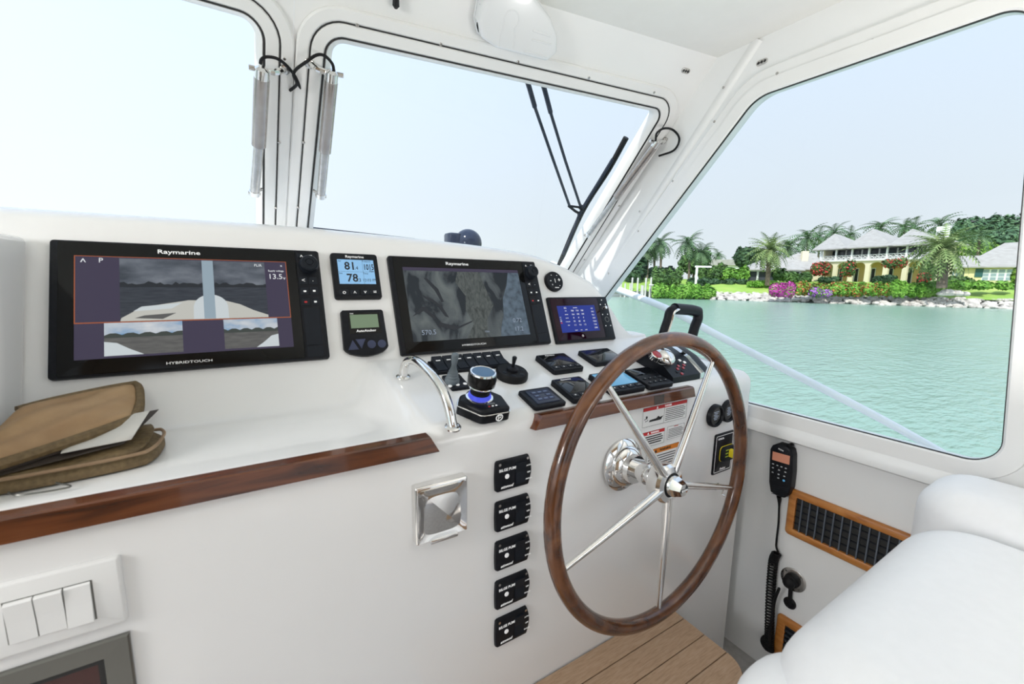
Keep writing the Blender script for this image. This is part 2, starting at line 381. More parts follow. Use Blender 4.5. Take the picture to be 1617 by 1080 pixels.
# ------------------------------------------------------------------ the helm console, one moulded body
def sst(t): t = max(0., min(1., t)); return t*t*(3-2*t)
ZT = [(-2, .110), (-.36, .112), (.1, .114), (.395, .105), (.6, .095), (.784, .079), (.9, .043), (1.012, -.008), (1.09, -.07), (1.16, -.149), (1.19, -.19), (2, -.19)]
def ztop(x):
    xs = [a for a, _ in ZT]; zs = [b for _, b in ZT]
    return .5*np.interp(x, xs, zs)+.25*np.interp(x-.04, xs, zs)+.25*np.interp(x+.04, xs, zs)
dy = lambda z: (1.00604+math.sin(TT)*z)/math.cos(TT)
zp = lambda y: -.28+PS*(y-.72)
SH = [(YF, FLOOR), (YF, -.8), (YF, -.34), (YF, -.325), (.707, -.312), (.713, -.300), (.724, -.2925), (.74, -.290), (.80, -.290), (.86, -.290), (.90, -.2895), (.925, -.287), (.948, -.281), (.966, -.270), (.979, -.256), (dy(-.235), -.235)]
PD = [(YF, FLOOR), (YF, -.8), (YF, -.34), (YF, -.318), (.707, -.304), (.713, -.292), (.724, zp(.73)-.002), (.74, zp(.74)), (.80, zp(.80)), (.86, zp(.86)), (.92, zp(.92)), (.95, zp(.95)), (.975, zp(.975)), (.99, zp(.99)), (1.003, -.1995), (dy(-.197), -.197)]
def xmax(y): return float(np.interp(y, [.71, .76, .85, 1.0], [1.335, 1.29, 1.215, 1.19]))
XSs = sorted(set([-.9, -.6] + [round(-.4+.05*i, 4) for i in range(12)] + [round(.16+.01*i, 4) for i in range(15)] + [round(.32+.04*i, 4) for i in range(15)] + [round(.9+.02*i, 4) for i in range(22)] + [1.335]))
Ls = []
for x in XSs:
    P = []
    for k, (a, b) in enumerate(zip(SH, PD)):
        edge = .236 + (.973-b[0])/.26*.047; t = max(0., min(1., (x-(edge-.075))/.075)); s = t*t
        P.append((a[0]+(b[0]-a[0])*s, a[1]+(b[1]-a[1])*s))
    zt = max(ztop(x), -.188); z0 = P[-1][1]; r = min(.03, (zt-z0)*.5)
    for k in range(1, 7): z = z0+(zt-r-z0)*k/6; P.append((dy(z), z))
    yb, zb = P[-1]
    for k in range(1, 6):
        t = k/5*math.radians(88); P.append((yb+r*.45*k/5+r*1.1*(1-math.cos(t)), zb+r*math.sin(t)))
    y1 = P[-1][0]; P += [(y1+.05, zt+.003), (y1+.2, zt-.004), (wpt(min(x, 1.19), zt-.02)[1]-.02, zt-.02)]
    row = []
    for y, z in P:
        xx = x if x <= 1.0 else 1.0+(x-1.0)*(xmax(y)-1.0)/.335
        row.append((xx, y, z))
    Ls.append(row)
con = thing('helm_console', 'long white moulded helm console with varnished wood edges under the windshield', 'console')
cb = MB().loops(Ls, False, False, closed=False)
last = Ls[-1]; cb.add(last+[(last[-1][0], last[-1][1], FLOOR)], [tuple(range(len(last)+1))])
cb.build('console_body', M['gel'], con, ang=50)
MB().box(1.192, .80, FLOOR, XS-.002, 1.75, -.48).build('side_deck', M['gel'], con)
# varnished nosings
u0, u1 = -.9, .272
tn = MB(); pr = [(YF-.012, -.317), (YF-.012, -.288), (YF-.010, -.2855), (.716, -.2845), (.722, -.291), (.708, -.317)]
tn.loops([[(x, y, z) for y, z in pr] for x in (-.9, .262)]+[[(.262+.018*(-.284-z)/.032+.002, y, z) for y, z in pr]], True, True).build('wood_nosing', M['mahog'], con, ang=30)
pr = [(YF-.016, -.314), (YF-.014, -.289), (YF-.010, -.2862), (.713, -.2858), (.720, -.288), (.708, -.314)]
tn = MB().loops([[(x+e*(.018 if z < -.30 else 0)-(.004 if e < 0 and y > .7054 else 0), y, z) for y, z in pr] for x, e in ((.512, -1), (1.025, .4))], True, True)
nz = tn.build('wood_nosing', M['mahog'], con, ang=30)
M['plug'] = mat('dark_walnut_plug', (.030, .010, .003), .25, coat=.4)
MB().add([(.862, YF-.0165, -.3125), (.900, YF-.0165, -.3125), (.900, YF-.0146, -.290), (.862, YF-.0146, -.290)], [(0, 1, 2, 3)]).build('wood_plug', M['plug'], nz)
# white end cabinet beside the chart shelf
cab = thing('side_cabinet', 'glossy white end cabinet standing beside the brown portfolio', 'cabinet')
cx1 = -.322
cbp = [(YF+.021, -.2893), (YF+.05, .0), (YF+.08, .045), (YF+.12, .056), (dy(.05)-.012, .056), (dy(.04)-.004, .045), (dy(-.23)-.004, -.23), (.966, -.262), (.94, -.281), (.90, -.2885)]
L0 = [(-.88, y, z) for y, z in cbp]; L1 = [(cx1-.008, y, z) for y, z in cbp]
cin = inset([(y, z) for y, z in cbp][::-1], .008)[::-1]
MB().loops([L0, L1, [(cx1-.0024, y, z) for y, z in inset([(y, z) for y, z in cbp][::-1], .003)[::-1]], [(cx1, y, z) for y, z in cin]]).build('cabinet_body', M['gel'], cab, ang=60)
# footrest platform of planks
pf = thing('footrest_platform', 'teak planked footrest step at the base of the helm console', 'platform', Fr((1.0, YF, -.95), -X_, -Y_))
plw = [.002, .061, .125, .189, .262]; xr = .70
MB().box(.02, .004, FLOOR+.95, xr, .24, -.022).build('platform_base', M['gel'], pf)
MB().prism(rpoly([(0, .002), (xr, .002), (xr, .262), (0, .262)], [.001, .001, .001, .07], 8), -.022, -.004).build('platform_edge', M['caulk'], pf)
for k in range(4):
    a, b = plw[k]+.0012, plw[k+1]-.0012
    if k < 3: P = [(.002, a), (xr, a), (xr, b), (.002, b)]
    else: P = [(.002, a), (xr, a), (xr, .260)] + [(.072-.07*math.cos(t), .192+.068*math.sin(t)) for t in np.linspace(math.pi/2, .05, 8)]
    MB().prism(P, -.010, .001, .0006).build('plank', M['deck'], pf)

# ------------------------------------------------------------------ instruments on the dash face
def scr(name, col, s=1.0, rough=.12):
    return mat('screen_'+name, (.003, .003, .004), rough, emit=col, es=s, spec=.18)
S = {'purple': scr('purple', (.050, .042, .075)), 'deckc': scr('deck', (.50, .50, .46)), 'deckd': scr('deck_shadow', (.10, .10, .10)), 'pole': scr('pole', (.28, .36, .42)),
     'trees': scr('trees', (.022, .026, .032)), 'line': scr('orange_line', (.35, .10, .04)), 'blue': scr('light_blue', (.27, .52, .80), 1.0), 'eng': scr('engine_blue', (.018, .035, .26)),
     'ink': scr('white_ink', (.75, .78, .8)), 'inkb': mat('screen_black_ink', (.004, .006, .012), .4), 'lcd': scr('green_lcd', (.17, .24, .15)), 'red': scr('red_icon', (.6, .05, .03)), 'white': scr('white_hull', (.55, .60, .62)),
     'trees2': scr('far_shore', (.05, .06, .055)), 'soft': scr('soft_ink', (.25, .30, .38))}
def scr_noise(name, cols, scale, pos=None, detail=4, dist=0.):
    return noise_col(mat('screen_'+name, (.003, .003, .004), .12, es=1., emit=(1, 1, 1), spec=.18), cols, scale, detail, target='Emission Color', pos=pos, dist=dist)
S['sky'] = scr_noise('cloudy_view', [(.045, .055, .07), (.10, .115, .14), (.17, .19, .22)], (18, 40, 10))
S['sea'] = scr_noise('dark_sea', [(.028, .034, .045), (.05, .058, .072)], (40, 300, 10))
S['sky2'] = scr_noise('bright_sky', [(.15, .30, .50), (.42, .48, .55), (.60, .62, .64)], (25, 50, 10))
S['sea2'] = scr_noise('brown_water', [(.085, .085, .085), (.13, .13, .125)], (40, 200, 10))
S['chart'] = scr_noise('sea_chart', [(.016, .022, .028), (.06, .072, .08), (.095, .112, .115), (.13, .15, .15)], (16, 9, 10), pos=[.40, .45, .55, .68], detail=8, dist=.8)
S['chart2'] = scr_noise('chart_glare', [(.045, .06, .08), (.085, .12, .155), (.11, .15, .20)], (60, 60, 10), detail=8)
S['land'] = scr_noise('chart_land', [(.035, .042, .042), (.07, .082, .08), (.10, .112, .108)], (90, 40, 10), detail=8, dist=1.5)
LDpx = [(77.8, 375.8), (502.7, 396.9), (521.7, 567.2), (73.5, 598.3)]; RDpx = [(612, 402.4), (844, 413.4), (871.8, 543), (633.6, 560.4)]
TH_D = .012
def K0(px, py, r): u, v = DISP.uv(px, py, TH_D); return V(u-r[0], v-r[1])
rl = rect(DISP, LDpx, TH_D); rr = rect(DISP, RDpx, TH_D)
def chart_display(r, label, scale_ref):
    W_, H_ = r[2]-r[0], r[3]-r[1]; fr = DISP.at(r[0], r[1], 0)
    t = thing('chart_display', label, 'display', fr, 'large black chart displays on the dash face'); t.name = 'chart_display'
    k = lambda px, py: K0(px, py, rl)*V(W_/(rl[2]-rl[0]), H_/(rl[3]-rl[1]))
    MB().rbox(0, 0, W_, H_, .0003, TH_D, .006, .003).build('housing', M['black'], t)
    ud = k(474.5, 482)[0]; us = k(90, 480)[0]
    MB().rbox(us, .004, ud-.0012, H_-.004, TH_D-.003, TH_D+.0012, .003, .0008).build('front_glass', M['bezel'], t)
    kp = MB().rbox(ud, .003, W_-.004, H_-.003, TH_D-.003, TH_D+.0016, .003, .0008).build('keypad', M['black'], t)
    c = k(487.3, 419.5); kn = MB().lathe([(.021, TH_D), (.021, TH_D+.004), (.0185, TH_D+.008), (.0175, TH_D+.014), (.0185, TH_D+.017), (.016, TH_D+.020), (.009, TH_D+.0205), (.0085, TH_D+.019), (.0065, TH_D+.019), (.006, TH_D+.021)], c, 28).build('rotary_knob', M['keyblk'], t)
    pk = [(475.6, 404.8), (490, 405.5), (479, 443.5), (494, 444), (481.3, 460.4), (496, 460), (482.8, 477.4), (498, 477)]
    for i, p in enumerate(pk):
        q = k(*p); b = MB().rbox(q[0]-.0085, q[1]-(.0085 if i > 1 else .005), q[0]+.0085, q[1]+(.0085 if i > 1 else .005), TH_D, TH_D+.0028, .0015, .0006, 2, 1).build('key', M['keyblk'], t)
        w = TH_D+.003
        if i == 0: text(b, '^', q[0], q[1]-.003, w, .014)
        elif i == 1: text(b, '=', q[0], q[1], w, .014)
        elif i == 2: text(b, '<', q[0], q[1], w, .014)
        elif i == 3: text(b, '.', q[0], q[1]+.003, w, .014)
        else:
            f_ = MB().rbox(q[0]-.0028, q[1]-.002, q[0]+.0028, q[1]+.002, w-.0005, w, .0005, 0.0, 1)
            f_.build('key_icon', M['ink'] if i != 6 else M['red'], b)
    a = k(480, 487); b2 = k(494, 545); 
    for nm, (y0, y1) in (('card_door', (k(480, 546)[1], k(480, 487)[1])), ('card_door', (.006, k(480, 547)[1]))):
        MB().rbox(ud+.004, y0, W_-.012, y1, TH_D, TH_D+.0026, .001, .0006, 2, 1).build(nm, M['keyblk'], t)
    text(t, 'Raymarine', k(283, 397)[0], H_-.018, TH_D+.0014, .012, sx=1.35, bold=.012)
    text(t, 'HYBRIDTOUCH', k(300, 570)[0], .014, TH_D+.0014, .0068, sx=1.5)
    s = [k(117.6, 403.5), k(451.5, 414.5), k(464, 549), k(117, 568)]
    su0 = (s[0][0]+s[3][0])/2; su1 = (s[1][0]+s[2][0])/2; sv1 = (s[0][1]+s[1][1])/2; sv0 = (s[2][1]+s[3][1])/2
    return t, (su0, sv0, su1, sv1), fr
def srect(par, name, sr, a0, b0, a1, b1, w, m, poly=None):
    f = lambda a, b: (sr[0]+a*(sr[2]-sr[0]), sr[1]+b*(sr[3]-sr[1]))
    P = [f(*p) for p in (poly or R4(a0, b0, a1, b1))]
    return MB().prism(P, w-.0003, w).build(name, m, par, smooth=False)
t1, sr, _ = chart_display(rl, 'black chart display showing the camera views, above the brown portfolio', None)
w = TH_D+.0016
sc = srect(t1, 'screen', sr, 0, 0, 1, 1, w, S['purple'])
g = w+.0003
srect(sc, 'camera_sky', sr, .18, .70, .875, .985, g, S['sky']); srect(sc, 'camera_sea', sr, .18, .345, .875, .705, g, S['sea'])
g2 = g+.0003
tp = [(.18, .69)]+[(.18+.695*i/40, .715+.03*abs(math.sin(i*1.7))*abs(math.cos(i*.37))+(.02 if i % 7 == 0 else 0)) for i in range(41)]+[(.875, .69)]
srect(sc, 'camera_shore', sr, 0, 0, 0, 0, g2, S['trees'], tp[::-1])
srect(sc, 'camera_deck', sr, 0, 0, 0, 0, g2, S['deckc'], [(.18, .348), (.875, .348), (.875, .375), (.80, .43), (.73, .50), (.66, .54), (.48, .55), (.40, .525), (.26, .48), (.235, .44), (.185, .38)])
srect(sc, 'camera_deck_hatch', sr, 0, 0, 0, 0, g2+.0003, S['deckd'], [(.24, .375), (.36, .36), (.42, .42), (.28, .40)])
srect(sc, 'camera_foredeck_edge', sr, 0, 0, 0, 0, g2+.0003, S['white'], [(.235, .445), (.40, .465), (.45, .525), (.27, .49)])
srect(sc, 'camera_dome', sr, 0, 0, 0, 0, g2+.0006, S['white'], [(.585+.085*math.cos(t), .348+.17*max(0, math.sin(t))**.8+.09*(1 if 0 < t < math.pi else 0)) for t in np.linspace(0, math.pi, 16)])
srect(sc, 'camera_pole', sr, .55, .35, .605, .985, g2+.0009, S['pole'])
for a0, b0, a1, b1 in ((0, .335, 1, .345), (0, .34, .004, 1), (.996, .34, 1, 1), (0, .994, 1, 1)): srect(sc, 'pane_border', sr, a0, b0, a1, b1, g2+.0004, S['line'])
for a0, a1, mir in ((.115, .445, 0), (.64, .92, 1)):
    srect(sc, 'side_view_sky', sr, a0, .20, a1, .335, g, S['sky2']); srect(sc, 'side_view_sea', sr, a0, .02, a1, .21, g, S['sea2'])
    n_ = 14; srect(sc, 'side_view_shore', sr, 0, 0, 0, 0, g2, S['trees2'], ([(a0, .19)]+[(a0+(a1-a0)*i/n_, .215+.022*abs(math.sin(i*2.1+mir))) for i in range(n_+1)]+[(a1, .19)])[::-1])
    hp = [(a0, .02), (a0+.16, .02), (a0+.10, .08), (a0+.05, .14), (a0, .155)]
    if mir: hp = [(a1-(x-a0)*.75, y) for x, y in hp][::-1]
    srect(sc, 'side_view_hull', sr, 0, 0, 0, 0, g2+.0003, S['white'], hp)
fx = lambda a, b: (sr[0]+a*(sr[2]-sr[0]), sr[1]+b*(sr[3]-sr[1]))
text(sc, 'FLIR', *fx(.84, .945), g2+.0006, .008, S['ink']); text(sc, 'Supply voltage', *fx(.938, .885), g2+.0006, .0058, S['ink'], sx=.9)
text(sc, '13.5', *fx(.932, .815), g2+.0006, .0165, S['ink']); text(sc, 'v', *fx(.982, .80), g2+.0006, .011, S['ink']); text(sc, 'x', *fx(.97, .95), g2+.0006, .008, S['ink'])
text(sc, '^', *fx(.035, .935), g2+.0006, .018, S['ink']); text(sc, 'P', *fx(.105, .955), g2+.0006, .013, S['ink'])
t2, sr, _ = chart_display(rr, 'black chart display showing the grey sea chart, behind the joysticks', None)
sc = srect(t2, 'screen', sr, 0, 0, 1, 1, w, S['chart'])
srect(sc, 'chart_land', sr, 0, 0, 0, 0, g, S['land'], [(.42, .0), (.60, .0), (.62, .25), (.70, .45), (.66, .7), (.62, .98), (.44, .98), (.40, .8), (.47, .6), (.45, .4), (.50, .2)])
srect(sc, 'chart_glare', sr, 0, 0, 0, 0, g+.0003, S['chart2'], [(.72, 0), (1, 0), (1, .97), (.90, .97), (.86, .75), (.80, .55), (.78, .3), (.74, .15)])  # bluish glare on the screen glass, painted into the chart picture
srect(sc, 'status_bar', sr, .0, .955, 1, 1, g+.0006, S['purple'])
for a0, b0, pts in ((0, 0, [(.02, .33), (.10, .46), (.13, .45), (.20, .30), (.18, .28), (.11, .40)]), (0, 0, [(.15, .85), (.22, .68), (.26, .52), (.28, .52), (.25, .70), (.17, .86)]), (0, 0, [(.12, .62), (.20, .55), (.26, .45), (.30, .30), (.27, .32), (.22, .47), (.13, .58)]), (0, 0, [(.20, .19), (.33, .12), (.48, .22), (.50, .25), (.36, .17), (.22, .24)])):
    srect(sc, 'chart_island', sr, 0, 0, 0, 0, g+.0006, S['trees'], pts)
text(sc, '570.5', *(sr[0]+.125*(sr[2]-sr[0]), sr[1]+.11*(sr[3]-sr[1])), g+.0006, .018, S['soft']); text(sc, '0.72', sr[0]+.90*(sr[2]-sr[0]), sr[1]+.22*(sr[3]-sr[1]), g+.0008, .018, S['soft']); text(sc, '17.2', sr[0]+.90*(sr[2]-sr[0]), sr[1]+.09*(sr[3]-sr[1]), g+.0008, .018, S['soft'])
text(sc, '10m', sr[0]+.60*(sr[2]-sr[0]), sr[1]+.08*(sr[3]-sr[1]), g+.0006, .008, S['soft'])
# engine display
def px_(zx, zy, ox, oy, s): return (ox+zx/s, oy+zy/s)
z = lambda a, b: px_(a, b, 850, 420, 7.714)
re_ = rect(DISP, [z(105, 375), z(825, 375), z(950, 890), z(235, 945)], .010); W_, H_ = re_[2]-re_[0], re_[3]-re_[1]; fr = DISP.at(re_[0], re_[1])
k = lambda a, b: DISP.uv(*z(a, b), .011)-V(re_[0], re_[1])
te = thing('engine_display', 'small black display with blue screen of engine numbers beside the throttle', 'display', fr)
MB().rbox(0, 0, W_, H_, .0003, .010, .004, .003).build('housing', M['black'], te)
ud = k(770, 640)[0]
M['plum'] = mat('plum_tinted_glass', (.016, .002, .010), .06, spec=.25)
MB().rbox(.007, .008, ud, H_-.006, .008, .0112, .002, .0006).build('front_glass', M['plum'], te)
kp = MB().rbox(ud+.001, .006, W_-.004, H_-.005, .008, .0115, .002, .0006).build('keypad', M['keyblk'], te)
q = k(790, 520); MB().lathe([(.0075, .011), (.0075, .015), (.005, .022), (.0055, .026), (.003, .027)], q, 16).build('rotary_knob', M['chrome'], te)
q = k(835, 650); MB().lathe([(.0095, .0115), (.0095, .0122), (.0075, .0122), (.0075, .0116)], q, 20, False, False).build('cursor_ring', M['grey'], te)
for p in ((768, 415), (755, 470), (815, 468), (782, 590), (842, 588), (822, 728), (880, 725)):
    q = k(*p); MB().rbox(q[0]-.002, q[1]-.0018, q[0]+.002, q[1]+.0018, .011, .0122, .0006, .0003, 1, 1).build('key', M['ink'], te)
s = np.array([k(225, 483), k(680, 480), k(750, 785), k(290, 815)]); sr = (s[[0, 3], 0].mean(), s[[2, 3], 1].mean(), s[[1, 2], 0].mean(), s[[0, 1], 1].mean())
sc = srect(te, 'screen', sr, 0, 0, 1, 1, .0116, S['eng'])
F = lambda a, b: (sr[0]+a*(sr[2]-sr[0]), sr[1]+b*(sr[3]-sr[1]))
rows = [('RPM', '700', '710', '700'), ('ENGINE', '166', '180', '180'), ('BOOST', '0', '0', '0'), ('COOLANT', '79', '80', '81'), ('TRIM', '1.1', '1.6', '1.2')]
for i, rw in enumerate(rows):
    b = .80-.135*i
    text(sc, rw[0], *F(.20, b), .0119, .0036, S['ink'])
    for j in range(3): text(sc, rw[j+1], *F(.37+.13*j, b), .0119, .0075, S['ink'])
for i, s_ in enumerate(('0.2', '34.2', '96.1', '13.8', '126.8', '7.45', '2300')): text(sc, s_, *F(.91, .87-.125*i), .0119, .0068, S['ink'])
text(sc, '8.2', *F(.20, .91), .0119, .008, S['ink']); text(sc, 'ENGINES', *F(.46, .91), .0119, .004, S['ink'])
for i in range(3): text(sc, 'PORT CTR STBD'.split()[i], *F(.37+.13*i, .06), .0119, .004, S['ink'])
for i, m in enumerate(('soft', 'soft', 'white', 'red')): srect(sc, 'side_icon', sr, .015, .30-.07*i+.25, .05, .34-.07*i+.25, .0119, S[m])
MB().lathe([(.0035, .0112), (.0035, .0116), (.0022, .0116), (.0022, .0112)], k(545, 850), 14, False, False).build('round_emblem', M['ink'], te)
# weather instrument
z = lambda a, b: px_(a, b, 510, 390, 5.683)
ri = rect(DISP, [z(62, 48), z(485, 68), z(532, 462), z(110, 465)], .010); W_, H_ = ri[2]-ri[0], ri[3]-ri[1]
k = lambda a, b: DISP.uv(*z(a, b), .011)-V(ri[0], ri[1])
ti = thing('weather_instrument', 'square black instrument with pale blue four-figure screen between the chart displays', 'instrument', DISP.at(ri[0], ri[1]))
MB().rbox(0, 0, W_, H_, .0003, .011, .007, .003).build('housing', M['black'], ti)
s = np.array([k(125, 110), k(445, 122), k(480, 332), k(150, 332)]); sr = (s[[0, 3], 0].mean(), s[[2, 3], 1].mean(), s[[1, 2], 0].mean(), s[[0, 1], 1].mean())
sc = srect(ti, 'screen', sr, 0, 0, 1, 1, .0118, S['blue'])
F = lambda a, b: (sr[0]+a*(sr[2]-sr[0]), sr[1]+b*(sr[3]-sr[1]))
for s_, a, b, h in (('81', .33, .72, .028), ('.4', .50, .65, .013), ('78', .36, .23, .028), ('.3', .54, .15, .013), ('1015', .845, .69, .0212), ('12:03 PM', .84, .15, .0098), ('Air', .06, .93, .006), ('Pressure', .80, .94, .006), ('Mbar', .92, .53, .006), ('Sea', .06, .43, .006), ('Time', .74, .43, .006)):
    text(sc, s_, *F(a, b), .0120, h, S['inkb'], sx=.60 if s_ == '1015' else .95, bold=.02 if h > .02 else 0)
srect(sc, 'grid_line', sr, .0, .497, 1, .503, .0120, S['inkb']); srect(sc, 'grid_line', sr, .675, 0, .68, 1, .0120, S['inkb'])
text(ti, 'Raymarine', W_*.5, H_-.0095, .0113, .0085, sx=1.2, bold=.012)
for i, (a, s_) in enumerate(((190, 'o'), (285, '^'), (378, '^'), (465, '='))):
    q = k(a, 408); b = MB().rbox(q[0]-.0105, q[1]-.006, q[0]+.0105, q[1]+.006, .010, .0135, .0015, .0008, 2, 1).build('key', M['keyblk'], ti)
    text(b, s_, q[0], q[1]-(.003 if i == 1 else -.003 if i == 2 else 0), .0138, .015, rot=math.pi if i == 2 else 0)
# anchor control
ra = rect(DISP, [z(155, 568), z(540, 560), z(597, 915), z(190, 975)], .011); W_, H_ = ra[2]-ra[0], ra[3]-ra[1]
k = lambda a, b: DISP.uv(*z(a, b), .012)-V(ra[0], ra[1])
ta = thing('anchor_control', 'black anchor windlass control with green window and navy keys, below the blue instrument', 'instrument', DISP.at(ra[0], ra[1]))
outl = [(.004+0, .006)]+[(W_*i/8, .004-.013*math.sin(math.pi*i/8)) for i in range(1, 8)]+[(W_-.004, .006), (W_, .012), (W_-.002, H_-.004), (W_-.006, H_), (.006, H_), (.002, H_-.004), (0, .012)]
MB().prism(outl, .0003, .013, .003, 2).build('housing', M['black'], ta)
s = np.array([k(220, 590), k(500, 588), k(525, 770), k(240, 780)]); sr = (s[[0, 3], 0].mean(), s[[2, 3], 1].mean(), s[[1, 2], 0].mean(), s[[0, 1], 1].mean())
srect(ta, 'window_glass', sr, 0, 0, 1, 1, .0133, M['bezel'])
srect(ta, 'green_screen', sr, .06, .26, .94, .90, .0137, S['lcd'])
text(ta, 'AutoAnchor', sr[0]+.52*(sr[2]-sr[0]), sr[1]+.12*(sr[3]-sr[1]), .0136, .008, sx=1.1, bold=.02); text(ta, '5600', sr[0]+.12*(sr[2]-sr[0]), sr[1]+.955*(sr[3]-sr[1]), .0136, .004)
q = [k(270, 880), k(342, 870), k(436, 873), k(528, 868)]; r_ = .0115
MB().prism([(q[0][0]-r_, q[0][1]-r_), (q[0][0]+r_, q[0][1]-r_), (q[0][0], q[0][1]+r_)], .012, .0145, .0006).build('key', M['navy'], ta)
MB().prism([(q[1][0]-r_, q[1][1]+r_), (q[1][0], q[1][1]-r_), (q[1][0]+r_, q[1][1]+r_)], .012, .0145, .0006).build('key', M['navy'], ta)
for i in (2, 3): MB().lathe([(r_*.85, .012), (r_*.85, .014), (r_*.7, .0145)], q[i], 20).build('key', M['navy'], ta)
# round remote
z = lambda a, b: px_(a, b, 850, 420, 7.714)
c = DISP.uv(*z(197, 185), .010); tr_ = thing('round_remote', 'round black remote keypad with white symbols above the engine display', 'remote', DISP.at(*c))
R_ = abs(DISP.uv(*z(197, 68), .01)[1]-DISP.uv(*z(200, 305), .01)[1])/2
MB().lathe([(R_, .0003), (R_, .009), (R_*.96, .012), (R_*.8, .0125), (R_*.78, .0118)], (0, 0), 32).build('housing', M['black'], tr_)
for s_, a, b, h in (('-', 150, 175, .016), ('+', 252, 172, .018), ('|', 203, 175, .014), ('-', 155, 108, .012), ('-', 222, 112, .012), ('*', 175, 235, .010), ('-', 262, 236, .012), ('FUSION', 228, 264, .0045)):
    u, v = DISP.uv(*z(a, b), .012)-c; text(tr_, s_, u, v, .0127, h, bold=.02)

# ------------------------------------------------------------------ controls on the sloping pod
def pod_device(name, label, cat, pts, th=.013, group=None, mat_='black', r=.006):
    q = rect(POD, pts, th); fr = POD.at(q[0], q[1]); W_, H_ = q[2]-q[0], q[3]-q[1]
    t = thing(name, label, cat, fr, group)
    MB().rbox(0, 0, W_, H_, .0004, th, r, .003).build('housing', M[mat_], t)
    return t, W_, H_
z4 = lambda a, b: px_(a, b, 800, 540, 7.715)
def small_display(label, pts, screen, keys=True):
    t, W_, H_ = pod_device('data_display', label, 'display', pts, .014, 'small square displays on the pod')
    MB().rbox(.006, H_*.26 if keys else .006, W_-.006, H_-.006, .012, .0146, .003, .0005).build('screen', screen, t)
    if keys:
        for i in range(4):
            u = W_*(.14+.24*i); MB().rbox(u-W_*.09, .007, u+W_*.09, H_*.21, .013, .016, .0015, .0006, 2, 1).build('key', M['keyblk'], t)
            text(t, '=^^-'[i], u, H_*.14-(.002 if i == 1 else 0), .0163, .009)
        text(t, 'Raymarine', W_*.42, H_-.010, .0148, .006, sx=1.2)
    return t
small_display('small black display switched off, behind the navy keypad on the pod', [z4(310, 165), z4(665, 130), z4(985, 300), z4(630, 345)], M['glassblk'])
small_display('frameless black glass display nearest the engine display', [z4(845, 105), z4(1220, 68), z4(1480, 215), z4(1110, 245)], M['glassblk'], False)
small_display('black display beside the navy keypad with its dark screen reflecting the windshield', [z4(505, 460), z4(875, 412), z4(1210, 630), z4(860, 690)], M['glassblk'])
z3 = lambda a, b: px_(a, b, 780, 420, 3.6)
S['paleblue'] = scr('pale_blue', (.13, .36, .58))
small_display('black display with lit pale blue screen behind the wheel rim', [(927, 592), (975, 583), (1023, 608), (974, 620)], S['paleblue'])
t, W_, H_ = pod_device('keypad_panel', 'square navy keypad panel with three rows of keys by the wood edge', 'keypad', [z4(110, 600), z4(475, 535), z4(765, 725), z4(390, 795)], .010)
M['keymk'] = mat('pale_navy_mark', (.13, .18, .30), .4)
M['navyp'] = mat('navy_keypad_face', (.022, .032, .065), .35)
kf = MB().rbox(.012, .010, W_-.012, H_-.010, .009, .0125, .003, .0012).build('key_face', M['navyp'], t)
for i, (a, b) in enumerate([(.2, .75), (.45, .75), (.7, .75), (.2, .5), (.7, .5), (.2, .26), (.45, .26), (.7, .26)]):
    u, v = .012+(W_-.024)*(a+.05), .010+(H_-.02)*b
    kk = MB().rbox(u-.0075, v-.005, u+.0075, v+.005, .012, .0136, .001, .0004, 2, 1).build('key', M['navy'], kf)
    MB().rbox(u-.0045, v-.002, u+.0045, v+.002, .0134, .0139, .0005, 0, 1).build('key_mark', M['keymk'], t)
t, W_, H_ = pod_device('pilot_keypad', 'black autopilot keypad with raised oval keys in front of the throttle', 'keypad', [(992, 584), (1016, 578), (1069, 602), (1024, 612)], .013)
MB().rbox(.004, H_*.58, W_-.004, H_-.004, .012, .0136, .003, .0005).build('screen', M['glassblk'], t)
for i in range(8):
    u, v = W_*(.18+.21*(i % 4)), H_*(.38-.20*(i//4)); MB().lathe([(.007, .012), (.007, .0145), (.005, .0155)], (u, v), 14, sx=1.1, sy=.7).build('key', M['keyblk'], t)
    text(t, '-', u, v, .0158, .008)
# rocker switch bank
q = rect(POD, [(672, 571), (793, 561), (803, 575), (692, 591)], .006); W_, H_ = q[2]-q[0], max(q[3]-q[1], .045)
t = thing('rocker_switch_bank', 'row of black rocker switches along the foot of the dash face', 'switches', POD.at(q[0], q[1]))
MB().rbox(0, 0, W_, H_, .0004, .008, .003, .002).build('housing', M['black'], t)
for i in range(7):
    u = .006+(W_-.012)*i/7; d = (W_-.012)/7
    rk = MB().loops([[(u+e, .005, .006), (u+e, .005, .010), (u+e, H_*.5, .013), (u+e, H_-.005, .022), (u+e, H_-.005, .006)] for e in (.0012, d-.0012)]).build('rocker', M['keyblk'], t, smooth=False)
    MB().add([(u+d*.3, H_*.66, .0166), (u+d*.7, H_*.66, .0166), (u+d*.7, H_*.80, .0192), (u+d*.3, H_*.80, .0192)], [(0, 1, 2, 3)]).build('rocker_mark', M['ink'], rk)
